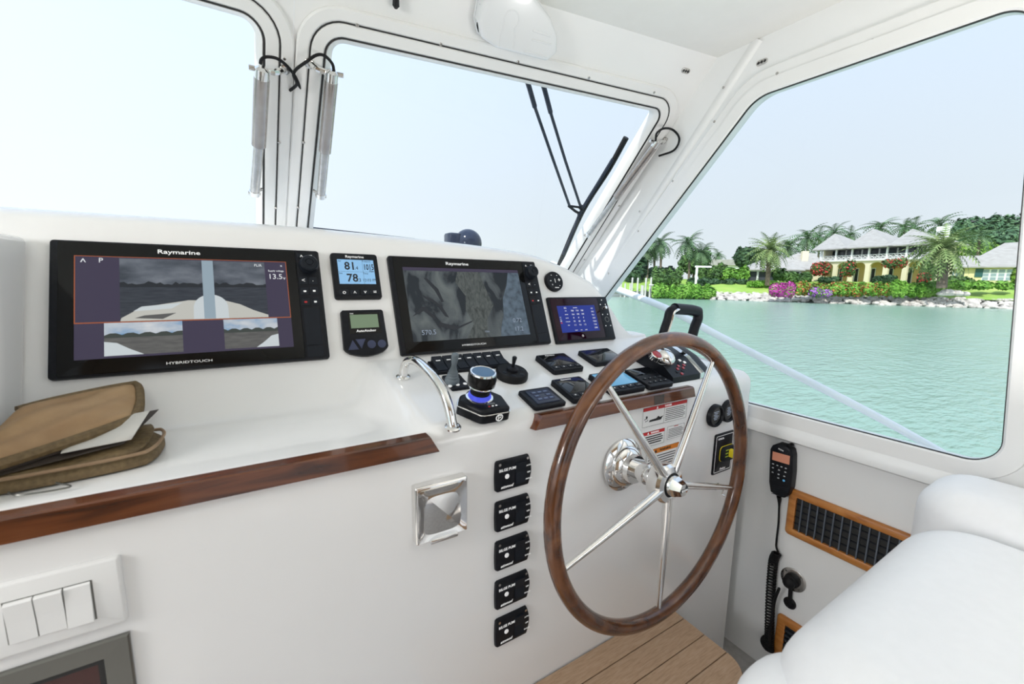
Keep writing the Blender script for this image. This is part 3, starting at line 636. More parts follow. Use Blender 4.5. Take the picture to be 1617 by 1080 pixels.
# grey thruster stick
z6 = lambda a, b: px_(a, b, 700, 550, 7.715)
q = rect(POD, [(700, 593), (724.6, 590), (741.5, 608), (714, 618)], .006); W_, H_ = q[2]-q[0], q[3]-q[1]
t = thing('thruster_joystick', 'grey rubber booted thruster stick on a small black plate', 'joystick', POD.at(q[0], q[1]))
MB().rbox(0, 0, W_, H_, .0004, .007, .004, .002).build('base_plate', M['black'], t)
cc = POD.uv(713.6, 603, .007)-V(q[0], q[1])
prof = [(.0165, .006), (.0165, .014)]
for i in range(4): prof += [(.0158-.0018*i, .016+.006*i), (.0138-.0018*i, .019+.006*i)]
prof += [(.0062, .044), (.0055, .050), (.0068, .058), (.0078, .068), (.0080, .075), (.006, .0775)]
MB().lathe(prof, cc, 22).build('boot', M['greyrub'], t)
for p in ((83, 460), (175, 445), (265, 432)):
    c = POD.uv(*z6(*p), .007)-V(q[0], q[1]); MB().lathe([(.0045, .006), (.0045, .008), (.003, .0085)], c, 12).build('key', M['ink'], t)
# docking joystick
pts = [z6(165, 640), z6(190, 745), z6(450, 925), z6(520, 932), z6(840, 868), z6(850, 840), z6(640, 540)]
P = [POD.uv(*p, 0) for p in pts]; o0 = POD.uv(757, 627, .03)
ang = [ (p-o0) for p in P]
bk = [V(.043*math.cos(t), .030*math.sin(t)+.008) for t in np.linspace(.15, math.pi-.15, 9)]
poly = [tuple(ang[0]), tuple(ang[1]), tuple(ang[2]), tuple(ang[3]), tuple(ang[4]), tuple(ang[5]), tuple(ang[6])]
poly = rpoly([(-.050, -.004), (-.030, -.078), (.034, -.078), (.052, -.004), (.036, .036), (-.034, .036)], [.02, .012, .012, .02, .018, .018], 4)
ft = V(*((POD.uv(*z6(640, 905), 0)-o0)))
t = thing('docking_joystick', 'black docking joystick with silver topped knob and glowing blue ring', 'joystick', POD.at(*o0))
lf = ft[1]/-.080
poly = [(a+(ft[0]*max(0, -b)/.08 if b < 0 else 0)*.9, b*lf) for a, b in poly]
MB().prism(poly, .0004, .019, .001).build('base_skirt', M['black'], t)
MB().prism(inset(poly, -.0012), .0185, .0205, .0006).build('chrome_band', M['chrome'], t)
MB().prism(inset(poly, .001), .020, .030, .006, 3).build('base_top', M['black'], t)
M['glow'] = mat('blue_glow_ring', (.02, .03, .2), .3, emit=(.05, .07, .60), es=1.0)
MB().lathe([(.0285, .0295), (.0285, .032), (.025, .033)], (0, 0), 28).build('chrome_ring', M['chrome'], t)
MB().lathe([(.0245, .032), (.022, .040), (.0195, .041)], (0, 0), 28).build('glow_ring', M['glow'], t)
MB().lathe([(.0205, .036), (.0205, .043), (.018, .045), (.0195, .048), (.0195, .052), (.018, .055), (.021, .058)], (0, 0), 28).build('bellows', M['rubber'], t)
MB().lathe([(.0265, .057), (.0275, .0585), (.0265, .060)], (0, 0), 32).build('lower_ring', M['chrome'], t)
MB().lathe([(.0265, .0595), (.0285, .062), (.0295, .074), (.0285, .085), (.0265, .087)], (0, 0), 32).build('knob', M['bezel'], t)
MB().lathe([(.0272, .0862), (.0262, .0892), (.0235, .0896), (.0225, .0885)], (0, 0), 32, True, False).build('knob_ring', M['chrome'], t)
M['bluecap'] = mat('blue_grey_cap', (.06, .14, .26), .25)
MB().lathe([(.0232, .0870), (.0225, .0888), (.012, .0895)], (0, 0), 28).build('knob_cap', M['bluecap'], t)
q = POD.uv(*z6(590, 690), .031)-o0
MB().rbox(q[0]-.016, q[1]-.009, q[0]+.016, q[1]+.010, .029, .0312, .004, .001).build('key_pad', M['keyblk'], t)
MB().rbox(q[0]-.009, q[1]+.001, q[0]+.009, q[1]+.007, .031, .0322, .001, .0004).build('key', M['grey'], t)
for i, m in enumerate(('red', 'ink', 'ink')): MB().rbox(q[0]-.010+.008*i, q[1]-.006, q[0]-.006+.008*i, q[1]-.003, .031, .032, .0006, 0, 1).build('key', M[m], t)
yb = min(b for a, b in poly); q = POD.uv(*z6(680, 845), .009)-o0
em = MB().tube([(.0072*math.cos(a), .0072*math.sin(a), 0) for a in np.linspace(0, 2*math.pi, 18, endpoint=False)], .0011, 6, closed=True); em.tube([(-.002, -.0075, 0), (-.002, .005, 0), (.003, .004, 0), (.003, .000, 0), (-.002, -.001, 0)], .0009, 6)
eo = em.build('round_emblem', M['ink'], t); eo.location = (q[0], yb-.0006, .010); eo.rotation_euler = (math.pi/2, 0, 0)
# round searchlight controller
cc = POD.uv(807.6, 592.5, .004); t = thing('searchlight_controller', 'round black puck controller with a short upright thumb stick', 'controller', POD.at(*cc))
MB().lathe([(.040, .0004), (.041, .004), (.040, .014), (.037, .0175), (.030, .018)], (0, 0), 36).build('housing', M['rubber'], t)
MB().lathe([(.0150, .0175), (.0145, .024), (.0085, .027), (.005, .0275)], (0, 0), 24).build('collar', M['black'], t)
MB().lathe([(.0038, .026), (.0036, .034), (.0046, .041), (.0058, .050), (.0058, .053), (.004, .055)], (0, 0), 16).build('thumb_stick', M['black'], t)
for p in ((-.024, -.006), (-.012, -.026), (.012, -.026), (.024, -.006), (.016, .022)): MB().lathe([(.0062, .0175), (.0062, .0185), (.005, .019)], p, 16).build('key', M['keyblk'], t)
# stainless grab rail
zr = lambda a, b: px_(a, b, 570, 540, 6.747)
f1, f2 = POD.pxat(638, 598).o, POD.pxat(715, 676).o
RL = Fr(f1, f2-f1, POD.ez); 
cpx = [zr(450, 360), zr(458, 280), zr(492, 215), zr(545, 192), zr(610, 215), zr(690, 285), zr(790, 395), zr(885, 550), zr(940, 720), zr(968, 860), zr(972, 925)]
cl = [V(*RL.uv(*p), 0) for p in cpx]; cl[0][1] = .002; cl[-1][1] = .002; cl[-1][0] = np.linalg.norm(f2-f1)
t = thing('grab_rail', 'curved polished stainless grab rail between chart shelf and joysticks', 'handrail', RL)
MB().tube(spline(cl, 5), .0098, 16).build('rail', M['chrome'], t)
for c in (cl[0], cl[-1]):
    b = MB().lathe([(.0155, .0006), (.0155, .004), (.013, .006), (.0105, .0065)], (0, 0), 24).build('foot_flange', M['chrome'], t); b.location = (c[0], 0, 0); b.rotation_euler = (-math.pi/2, 0, 0)
# throttle control
FS = Fr((0, .722, -.279), X_, (0, .74, .67)); zt_ = lambda a, b: px_(a, b, 990, 460, 6.0)
t = thing('throttle_control', 'black and chrome throttle control with looped lever grip beyond the wheel', 'throttle', FS.at(1.0, 0, 0))
k = lambda a, b, w=0: FS.uv(*zt_(a, b), w)-V(1.0, 0)
prof = [(.7235, zp(.7235)+.0006), (.7235, -.262), (.775, -.222), (.83, -.198), (.86, -.200), (.90, -.222), (.905, zp(.905)+.0006)]
fl = lambda x, y, z: FS.loc((x, y, z))-V(1.0, 0, 0)
x0, x1 = .975, 1.095
bodyp = [(y, z) for y, z in prof]
MB().loops([[fl(x, y, z) for y, z in bodyp] for x in (x0, x1)]).build('base_housing', M['black'], t)
FK = Fr((0, .7235, -.262), X_, (0, .775-.7235, .04)); kk_ = lambda a, b, w=0: FK.uv(*zt_(a, b), w)
def onface(mb, name, m, c, par=t):
    o = mb.build(name, m, par); L_ = fl(*FK.pt(c[0], c[1], 0)); rel = Fr(L_, V(1, 0, 0), V(0, FK.ey@FS.ey, FK.ey@FS.ez)); o.matrix_local = rel.M(); return o
sh = [(y-.004, z+(.004 if 1 < i < 6 else 0)) for i, (y, z) in enumerate(prof)]
MB().loops([[fl(x1+.001, y, z) for y, z in bodyp], [fl(x1+.012, y-.003, z+.003) for y, z in bodyp], [fl(x1+.02, y-.001, z+.001) for y, z in bodyp]]).build('side_band', M['chrome'], t)
mid = (.81, -.235)
L5 = []
for dx, s_ in ((.021, 1.0), (.040, .98), (.058, .90), (.068, .72), (.072, .45)): L5.append([fl(x1+dx, mid[0]+(y-mid[0])*s_, max(mid[1]+(z-mid[1])*s_, zp(mid[0]+(y-mid[0])*s_)+.0006)) for y, z in bodyp])
MB().loops(L5).build('end_shell', M['keyblk'], t)
c = kk_(345, 640); onface(MB().sphere((0, 0, .006), .031, 24, 12, (1, 1, .75)), 'hub_ball', M['chrome'], c)
c2 = kk_(270, 612, .02); onface(MB().lathe([(.0175, .012), (.0175, .026), (.015, .028), (.0138, .0275)], (0, 0), 24), 'button_ring', M['chrome'], c2)
onface(MB().lathe([(.0143, .012), (.0143, .0285), (.011, .030)], (0, 0), 24), 'start_button', M['reddot'], c2)
for i in range(10):
    a, b = 545-46*(i % 2)-6*(i//2)*(1), 655+30*(i//2)*.9+(18 if i % 2 == 0 else 0); c3 = kk_(a, b)
    if i in (0, 1): m = 'ink'
    else: m = 'reddot' if i % 3 else 'keyblk'
    onface(MB().rbox(-.0045, -.004, .0045, .004, 0, .0018, .001, .0005, 2, 1), 'key', M[m], c3)
FY = Fr((0, .80, 0), X_, Z_)
lv = [FY.uv(*zt_(a, b)) for a, b in ((330, 480), (345, 390), (385, 270), (405, 195), (450, 165), (540, 172), (620, 180), (672, 195), (672, 260), (645, 330), (625, 400), (605, 480))]
lp = [fl(a, .80, b) for a, b in lv]
sp_ = spline(lp[:5], 4); MB().tube(sp_, [.0125]*len(sp_), 12).build('lever_arm', M['black'], t)
sp_ = spline(lp[4:8], 5); MB().tube(sp_, [.0165]*len(sp_), 16).build('lever_grip', M['black'], t)
sp_ = spline(lp[7:], 4); MB().tube(sp_, [.0145]*len(sp_), 12).build('lever_arm', M['black'], t)
MB().tube([p+V(.003, -.010, .008) for p in spline(lp[1:5], 4)], .0045, 8).build('lever_trim', M['chrome'], t)

# ------------------------------------------------------------------ steering wheel
AX = nrm((.031, -.999, .043)); WC = V(.775, .579, -.450)
WF = Fr(WC, np.cross(Z_, AX)*1.0, np.cross(AX, np.cross(Z_, AX)), AX)
t = thing('steering_wheel', 'large varnished wood steering wheel with five stainless spokes', 'wheel', WF)
rim = MB().tube([(.324*math.cos(a), .324*math.sin(a), 0) for a in np.linspace(0, 2*math.pi, 96, endpoint=False)], .0165, 20, closed=True).build('rim', M['rim'], t)
for p in ((1122, 577), (963, 614), (897, 893), (1040, 960), (1157, 770)):
    q = WF.uv(*p); a = math.atan2(q[1], q[0]); d = V(math.cos(a), math.sin(a), 0)
    MB().tube([d*.030+V(0, 0, .012), d*.10+V(0, 0, .010), d*.312], [.0105, .0095, .0058], 14).build('spoke', M['chrome'], t)
MB().lathe([(.030, -.022), (.040, -.018), (.045, -.006), (.045, .012), (.040, .019), (.028, .022), (.026, .020)], (0, 0), 36).build('hub', M['chrome'], t)
MB().lathe([(.027, .019), (.027, .022), (.0255, .0225)], (0, 0), 30).build('hub_seal', M['rubber'], t)
hc = MB().lathe([(.0235, .020), (.0235, .030)], (0, 0), 28); hc.lathe([(.0235, .030), (.0215, .036), (.0150, .052), (.006, .053)], (0, 0), 6); hc.build('hub_cap', M['chrome'], t)
bd = MB().rbox(-.0125, -.0035, .0125, .0035, .050, .0537, .001, .0004, 2, 1).build('badge', M['bezel'], t)
text(bd, 'EDSON', 0, 0, .0539, .0062, sx=1.05, bold=.02)
bs = WF.loc((.7708, YF-.0042, -.455)); LS = -bs[2]
MB().lathe([(.065, -LS), (.066, -LS+.006), (.060, -LS+.011), (.050, -LS+.014), (.050, -LS+.022), (.044, -LS+.030), (.036, -LS+.033), (.034, -LS+.045)], (0, 0), 40).build('base_flange', M['chrome'], t)
sh = MB().lathe([(.020, -LS+.040), (.020, -LS+.062), (.024, -LS+.064), (.024, -LS+.078), (.019, -LS+.080), (.019, -.018)], (0, 0), 28); sh.build('shaft', M['chrome'], t)

# ------------------------------------------------------------------ fittings on the front of the console
zh = lambda a, b: px_(a, b, 640, 740, 7.717)
q = rect(FRONT, [zh(130, 250), zh(765, 90), zh(765, 750), zh(130, 965)], .020); W_, H_ = q[2]-q[0], q[3]-q[1]
t = thing('stainless_drink_holder', 'square mirror polished stainless folding holder on the white console front', 'holder', FRONT.at(q[0], q[1]))
MB().rbox(0, 0, W_, H_, .0005, .019, .004, .004, 4, 3).build('cover', M['chrome'], t)
n_ = 14; fp = MB(); rows_ = []
for j in range(n_+1):
    for i in range(n_+1):
        a, b = i/n_, j/n_; d = (1-(2*a-1)**4)*(1-(2*b-1)**4); rows_.append((.004+a*(W_-.008), .005+b*(H_-.012), .0195-.007*d*(1-.4*b)))
fp.add(rows_, [(j*(n_+1)+i, j*(n_+1)+i+1, (j+1)*(n_+1)+i+1, (j+1)*(n_+1)+i) for j in range(n_) for i in range(n_)])
MB_ = fp.build('dished_flap', M['chrome'], t); MB_.location = (0, 0, .0032)
MB().rbox(W_*.25, -.002, W_*.78, .006, .004, .024, .002, .001).build('thumb_lip', M['chrome'], t)
zb = lambda a, b: px_(a, b, 600, 680, 3)
TLs = [(547, 150), (547, 338), (547, 522), (547, 700), (547, 878)]; TRs = [(708, 112), (710, 292), (710, 470), (708, 645), (708, 815)]
BLs = [(550, 303), (550, 490), (550, 673), (550, 853), (550, 1028)]; BRs = [(706, 242), (706, 425), (706, 602), (706, 780), (706, 950)]
where = ['topmost of the five bilge pump switches', 'second bilge pump switch from the top of the column', 'middle of the five bilge pump switches in the column', 'fourth bilge pump switch from the top of the column', 'lowest of the five bilge pump switches above the footrest']
q0 = None
for i in range(5):
    q = rect(FRONT, [zb(*TLs[i]), zb(*TRs[i]), zb(*BRs[i]), zb(*BLs[i])], .006)
    if i == 0:
        W_, H_ = q[2]-q[0]+.003, q[3]-q[1]
        t = thing('bilge_pump_switch', 'black panel switch with white lettering, '+where[0], 'switch', FRONT.at(q[0], q[1]), 'bilge pump switches')
        P = [(.004, 0), (W_-.006, .0)]+[(W_-.004+.006*math.sin(math.pi*k/6), .004+(H_-.008)*k/6) for k in range(7)]+[(W_-.006, H_), (.004, H_)]+[(-.0015*math.sin(math.pi*k/4), H_-.003-(H_-.006)*k/4) for k in range(5)]
        MB().prism(P, .0005, .0085, .003, 2).build('face_plate', M['black'], t)
        rk = MB().loops([[(W_*.55+e, .010, .006), (W_*.55+e, .010, .0115), (W_*.55+e, H_*.5, .0095), (W_*.55+e, H_-.010, .0125), (W_*.55+e, H_-.010, .006)] for e in (0, W_*.28)]); rk.build('rocker', M['keyblk'], t, smooth=False)
        MB().lathe([(.0052, .008), (.0052, .0092), (.004, .0096)], (W_*.30, H_*.47), 16).build('pilot_light', M['ink'], t)
        for u, v in ((.008, H_-.007), (W_-.009, H_-.006)): MB().lathe([(.003, .008), (.003, .0092)], (u, v), 10).build('screw', M['steel'], t)
        text(t, 'BILGE PUMP', W_*.33, H_*.695, .0088, .0082, bold=.02); text(t, 'attwood', W_*.30, H_*.14, .0088, .0085, shear=.35, bold=.02)
        for s_, b in (('AUTO', .66), ('OFF', .43), ('MANUAL', .21)): text(t, s_, W_*.93, H_*b, .0088, .0044, bold=.02)
        b0 = t; q0 = q
    else:
        c = copy_tree(b0); c.matrix_world = FRONT.at(q[0], q[1]).M(); c['label'] = 'black panel switch with white lettering, '+where[i]
zsw = lambda a, b: px_(a, b, 0, 860, 4.91)
tr_ = FRONT.uv(*zsw(935, 85), .006); br_ = FRONT.uv(*zsw(985, 585), .006); r0 = FRONT.uv(*zsw(20, 490), .009); r3 = FRONT.uv(*zsw(722, 430), .009)
u1 = (tr_[0]+br_[0])/2; u0 = r0[0]-(u1-r3[0]); v0, v1 = br_[1]-.001, tr_[1]
t = thing('switch_plate', 'white three gang light switch plate on the console front below the shelf', 'switches', FRONT.at(u0, v0)); W_, H_ = u1-u0, v1-v0
MB().rbox(0, 0, W_, H_, .0005, .008, .004, .004, 4, 3).build('face_plate', M['white'], t)
a0, a1 = r0[0]-u0, r3[0]-u0; vb, vt = FRONT.uv(*zsw(740, 575), .009)[1]-v0, FRONT.uv(*zsw(700, 285), .009)[1]-v0
MB().prism(R4(a0-.0012, vb-.0012, a1+.0012, vt+.0012), .0075, .0082).build('switch_gap', M['grey'], t)
for i in range(3):
    x0_ = a0+(a1-a0)*i/3+.0007; x1_ = a0+(a1-a0)*(i+1)/3-.0007; h = (.0105, .0135) if i < 2 else (.0135, .0105)
    MB().loops([[(x, vb, .0078), (x, vb, h[0]), (x, (vb+vt)/2, .0112), (x, vt-.002, h[1]), (x, vt, h[1]-.002), (x, vt, .0078)] for x in (x0_, x1_)]).build('rocker', M['white'], t, smooth=False)
u1, v1 = FRONT.uv(*zsw(1000, 688), .006); ui, vi = FRONT.uv(*zsw(802, 885), .004)
t = thing('framed_glass_panel', 'dark glass panel in a grey metal frame below the white switch plate', 'panel', FRONT.at(u1, v1))
O = R4(-.52, -.36, 0, 0); wdt = u1-ui; I_ = R4(-.52+wdt, -.36+wdt, -wdt, vi-v1)
LL = lambda P, w: [(a, b, w) for a, b in P]
MB().loops([LL(O, .0006), LL(O, .005), LL(inset(O, .002), .007), LL(inset(I_, -.001), .006), LL(I_, .004), LL(I_, .001)], False, False).build('metal_frame', M['grey'], t, smooth=False)
MB().loops([LL(I_, .0035), LL(inset(I_, .006), .0035), LL(inset(I_, .006), .001), LL(I_, .001)], False, False).build('dark_gasket', M['gasket'], t)
M['reflglass'] = mat('dark_glass_red_reflection', (.055, .014, .012), .06)  # dark glass with a reddish reflection put into its base colour
MB().prism(inset(I_, .006), .0006, .0022).build('glass', M['reflglass'], t)
# warning labels
ze = lambda a, b: px_(a, b, 1000, 600, 4.91)
def bars(par, u0, v0, u1, v1, n, w, m='inkblk', t_=.35):
    d = (v1-v0)/n
    mb = MB()
    for i in range(n):
        v = v1-d*(i+.5); e = (u1-u0)*(.0 if i % 3 else .08)
        mb.add([(u0, v-d*t_/2, w), (u1-e, v-d*t_/2, w), (u1-e, v+d*t_/2, w), (u0, v+d*t_/2, w)], [(0, 1, 2, 3)])
    o = mb.build('small_print', M[m], par, smooth=False); o['kind'] = 'stuff'
def sticker(label, pts, band, cap, fmt):
    q = rect(FRONT, [ze(*p) for p in pts], .0008); W_, H_ = q[2]-q[0], q[3]-q[1]
    t = thing('warning_label', label, 'label', FRONT.at(q[0], q[1]), 'warning labels behind the wheel')
    MB().rbox(0, 0, W_, H_, .0003, .0012, .002, 0, 3, 1).build('label_sheet', M['white'], t, smooth=False)
    w = .0014; Ob = rrect(.0012, .0012, W_-.0012, H_-.0012, .0016, 3)
    MB().loops([LL(Ob, .0011), LL(Ob, .00135), LL(inset(Ob, .0007), .00135), LL(inset(Ob, .0007), .0011)], False, False).build('border_line', M['inkblk'], t, smooth=False)
    if band:
        MB().prism(R4(.002, H_*(1-fmt), W_-.002, H_-.002), .0008, w).build('colour_band', M[band], t, smooth=False)
        text(t, cap, W_*.55, H_*(1-fmt/2)-.001, w+.0001, H_*fmt*.62, M['ink'] if band == 'red' else M['inkblk'], bold=.03)
        tri = MB().add([(W_*.36-H_*fmt*1.2, H_*(1-fmt*.85), w+.0002), (W_*.36-H_*fmt*.5, H_*(1-fmt*.85), w+.0002), (W_*.36-H_*fmt*.85, H_*(1-fmt*.2), w+.0002)], [(0, 1, 2)]); tri.build('alert_triangle', M['ink'] if band == 'red' else M['inkblk'], t, smooth=False)
    return t, W_, H_
t, W_, H_ = sticker('largest warning label, white with red DANGER band and boat pictogram', [(72, 222), (420, 142), (410, 290), (68, 380)], 'red', 'DANGER', .20)
MB().prism(R4(W_*.468, .002, W_*.472, H_*.80), .0010, .0014).build('divider', M['inkblk'], t, smooth=False)
bars(t, W_*.50, H_*.10, W_*.96, H_*.74, 7, .0013)
MB().prism([(W_*.14, H_*.24), (W_*.40, H_*.24), (W_*.45, H_*.42), (W_*.38, H_*.38), (W_*.34, H_*.46), (W_*.30, H_*.36), (W_*.16, H_*.33)], .0010, .0014).build('boat_pictogram', M['inkblk'], t, smooth=False)
pm = MB().lathe([(.0035, .0010), (.0035, .0014)], (W_*.09, H_*.50), 12); pm.tube([(W_*.04, H_*.40, .0012), (W_*.09, H_*.44, .0012), (W_*.12, H_*.34, .0012), (W_*.06, H_*.30, .0012)], .0009, 6); pm.build('swimmer_pictogram', M['inkblk'], t)
t, W_, H_ = sticker('small warning label with red band just above the wheel hub', [(65, 410), (243, 367), (240, 490), (62, 530)], 'red', 'WARNING', .24); bars(t, W_*.1, H_*.14, W_*.92, H_*.70, 4, .0013, t_=.55)
t, W_, H_ = sticker('smallest white warning label half behind the slanting spoke', [(262, 360), (396, 328), (392, 430), (258, 465)], None, '', .2); bars(t, W_*.08, H_*.12, W_*.92, H_*.80, 6, .0013)
text(t, 'WARNING', W_*.5, H_*.90, .0014, H_*.10, M['red'])
t, W_, H_ = sticker('warning label with orange band behind the wheel hub and spokes', [(98, 548), (358, 475), (350, 682), (92, 752)], 'orange', 'WARNING', .20); bars(t, W_*.06, H_*.10, W_*.94, H_*.74, 7, .0013)
# round gauges, battery switch panel and hook
c = FRONT.uv(*ze(640, 278), .008)
def gauge(c, label):
    t = thing('round_gauge', label, 'gauge', FRONT.at(*c), 'round gauges beside the wheel')
    MB().lathe([(.0345, .0006), (.0345, .010), (.032, .014), (.028, .014), (.0265, .009)], (0, 0), 32, True, False).build('bezel', M['black'], t)
    fc = MB().lathe([(.027, .0085), (.027, .0095)], (0, 0), 28).build('dial', M['glassblk'], t)
    mb = MB()
    for i in range(6): mb.box(-.012+.003*(i % 2), .012-.0045*i-.0008, .0093, .012-.004*(i % 3), .012-.0045*i+.0008, .0099)
    o = mb.build('dial_marks', S['soft'], fc); o['kind'] = 'stuff'
    return t
gauge(c, 'round black gauge with blue figures clear of the wheel rim'); gauge(c+V(.066, .004), 'round black gauge hidden for the most part behind the wheel rim')
q = rect(FRONT, [ze(632, 432), ze(757, 393), ze(745, 690), ze(618, 740)], .004); W_, H_ = q[2]-q[0]+.012, q[3]-q[1]
t = thing('key_switch_panel', 'tall black switch panel with a yellow tab beside the wheel rim', 'switch', FRONT.at(q[0], q[1]))
MB().rbox(0, 0, W_, H_, .0005, .005, .005, .002).build('face_plate', M['black'], t)
Lo = rrect(.005, .006, W_-.005, H_-.006, .003, 3)
MB().loops([LL(Lo, .0049), LL(Lo, .0053), LL(inset(Lo, .0012), .0053), LL(inset(Lo, .0012), .0049)], False, False).build('white_outline', M['ink'], t, smooth=False)
MB().rbox(W_*.30, H_*.30, W_*1.0, H_*.66, .004, .016, .012, .003).build('switch_body', M['keyblk'], t)
MB().rbox(W_*.28, H_*.29, W_*1.01, H_*.67, .0045, .0062, .013, .0005).build('yellow_outline', M['yellow'], t)
MB().rbox(W_*.60, H_*.40, W_*.76, H_*.60, .012, .030, .004, .002).build('pull_tab', M['yellow'], t)
M['lime'] = mat('yellow_green_print', (.45, .6, .05), .5)
for b in (.42, .50, .58): MB().rbox(W_*.42, H_*b, W_*.58, H_*b+.003, .0155, .0163, .001, 0, 1).build('mark', M['lime'], t)
text(t, 'Fireboy', W_*.5, H_*.105, .0052, .0095, shear=.4); bars(t, W_*.14, H_*.85, W_*.46, H_*.90, 2, .0052, 'ink', .5)
q = FRONT.uv(1136, 770, .01)
t = thing('small_hook', 'small polished hook behind the lowest starboard spoke', 'hook', FRONT.at(*q))
t['label'] = 'small polished hook on the console behind the level spoke'
MB().lathe([(.012, .0006), (.012, .003), (.010, .004)], (0, 0), 18).build('base', M['chrome'], t)
MB().tube(spline([V(0, .006, .003), V(0, .006, .016), V(0, -.004, .022), V(0, -.016, .020), V(0, -.020, .028)], 5), .003, 10).build('hook_arm', M['chrome'], t)

# ------------------------------------------------------------------ portfolio on the shelf
pz = lambda a, b: px_(a, b, 0, 580, 4.91)
def shelfpt(px, py, h): d = ray(px, py); s = (-.2895+h)/d[2]; return d*s
t = thing('zip_portfolio', 'brown zipped portfolio lying half open with papers on the white shelf', 'portfolio', Fr((-.2, .80, -.2875), X_, Y_))
loc = lambda P: [tuple(np.asarray(p)-V(-.2, .80, -.2895)) for p in P]
M['pocket'] = mat('dark_brown_pocket', (.055, .042, .033), .6)
def slab(name, corners, th, m, bulge=0., par=t, nn_=14, k=.14, ruck=1.):
    # a soft pad on four corners (front-left, front-right, back-right, back-left), its corners rounded; returns its front and end edge
    a, b, c, d = [np.asarray(x, float) for x in corners]; n = nrm(np.cross(b-a, d-a)); mb = MB(); top = []; bt = []; N = nn_; rim = {}
    for j in range(N+1):
        for i in range(N+1):
            p_, q_ = 2*i/N-1, 2*j/N-1; x = p_*math.sqrt(1-k*q_*q_*abs(q_)); y = q_*math.sqrt(1-k*p_*p_*abs(p_)); u, v = (x+1)/2, (y+1)/2
            p = (a*(1-u)+b*u)*(1-v)+(d*(1-u)+c*u)*v
            e = min(1, min(1+p_, 1-p_, 1+q_, 1-q_)*3); q = math.sqrt(max(0, 1-(1-e)**2))
            wv = ruck*(.0022*math.sin(9*u+4*v)*math.sin(5*v+1)+.0012*math.sin(17*v-6*u))
            h = bulge*math.cos(p_*1.4)*math.cos(q_*1.4)+wv*q
            top.append(p+n*(th*(.45+.55*q)+h)); bt.append(p); rim[i, j] = p+n*th*.6
    K = (N+1)**2; f = []
    for j in range(N):
        for i in range(N): x = j*(N+1)+i; f += [(x, x+1, x+N+2, x+N+1), (K+x, K+x+N+1, K+x+N+2, K+x+1)]
    ed = [i for i in range(N+1)]+[j*(N+1)+N for j in range(1, N+1)]+[N*(N+1)+i for i in range(N-1, -1, -1)]+[j*(N+1) for j in range(N-1, 0, -1)]
    for i in range(len(ed)): x, y = ed[i], ed[(i+1) % len(ed)]; f.append((x, K+x, K+y, y))
    mb.add(loc(top+bt), f); mb.build(name, m, par, ang=70)
    return [rim[i, 0] for i in range(N+1)]+[rim[N, j] for j in range(1, N+1)]+[rim[N-i, N] for i in range(1, N+1)]
up = lambda p, h: p+V(0, 0, h)
A = V(-.315, .772, -.2890); B = shelfpt(*pz(1200, 765), .0); C = shelfpt(*pz(1320, 545), .002); Dd = V(-.305, .905, -.2890); B[2] = C[2] = -.2890
e1 = slab('lower_cover', [A, B, C, Dd], .019, M['fabric2'], k=.22)
MB().tube(loc([up(p, .008) for p in e1]), .0026, 6).build('zip_edge', M['fabric'], t)
slab('inner_pocket', [up(A, .016)+V(.01, .006, 0), up(B, .018)+V(-.012, .008, 0), up(C, .032)+V(-.012, -.006, 0), up(Dd, .020)], .004, M['fabric2'], k=.22)
P1 = shelfpt(*pz(960, 605), .030); P2 = shelfpt(*pz(1238, 335), .064); P0 = A+V(.02, .010, .022); PB = Dd+V(.0, .03, .030)
slab('dark_folder', [P0, P1, P2, PB], .0016, M['pocket'], nn_=10, k=.02, ruck=.3)
P1b = shelfpt(*pz(1020, 570), .038); P2b = shelfpt(*pz(1160, 350), .068)
slab('paper_sheets', [P0*.55+P1b*.45+V(0, .012, .004), P1b, P2b, PB*.6+P2b*.4], .003, M['paper'], nn_=10, k=.0, ruck=.3)
tb = shelfpt(*pz(1190, 205), .050); slab('page_tab', [tb+V(-.085, -.075, -.020), tb+V(-.022, -.075, -.018), tb, tb+V(-.07, .004, 0)], .0012, M['fabric2'], nn_=4, k=0)
Q0 = V(-.320, .778, -.266); Q1 = shelfpt(*pz(1085, 432), .050); Q2 = shelfpt(*pz(1085, 150), .084); Q3 = V(-.304, .905, -.214)
M['lining'] = noise_col(mat('tan_lining', (.40, .25, .12), .55), [(.34, .205, .10), (.46, .30, .155)], (18, 18, 18), bump=.5)
e2 = slab('upper_cover', [Q0, Q1, Q2, Q3], .013, M['lining'], bulge=.012, nn_=22, k=.16, ruck=1.5)
MB().tube(loc([up(p, -.001) for p in e2]), .0078, 8).build('upper_binding', M['fabric2'], t)
MB().tube(loc([up(p, -.010) for p in e2[:24]]), .0022, 6).build('zip_edge', M['pocket'], t)
MB().tube(loc(spline([A+V(.04, -.002, .004), A+V(.055, -.016, .003), A+V(.10, -.018, .003), A*.55+B*.45+V(.0, -.006, .004)], 6)), .0012, 6).build('zip_cord', M['grey'], t)
MB().rbox(-.118, -.020, -.106, -.002, .022, .028, .002, .001).build('zip_pull', M['steel'], t)

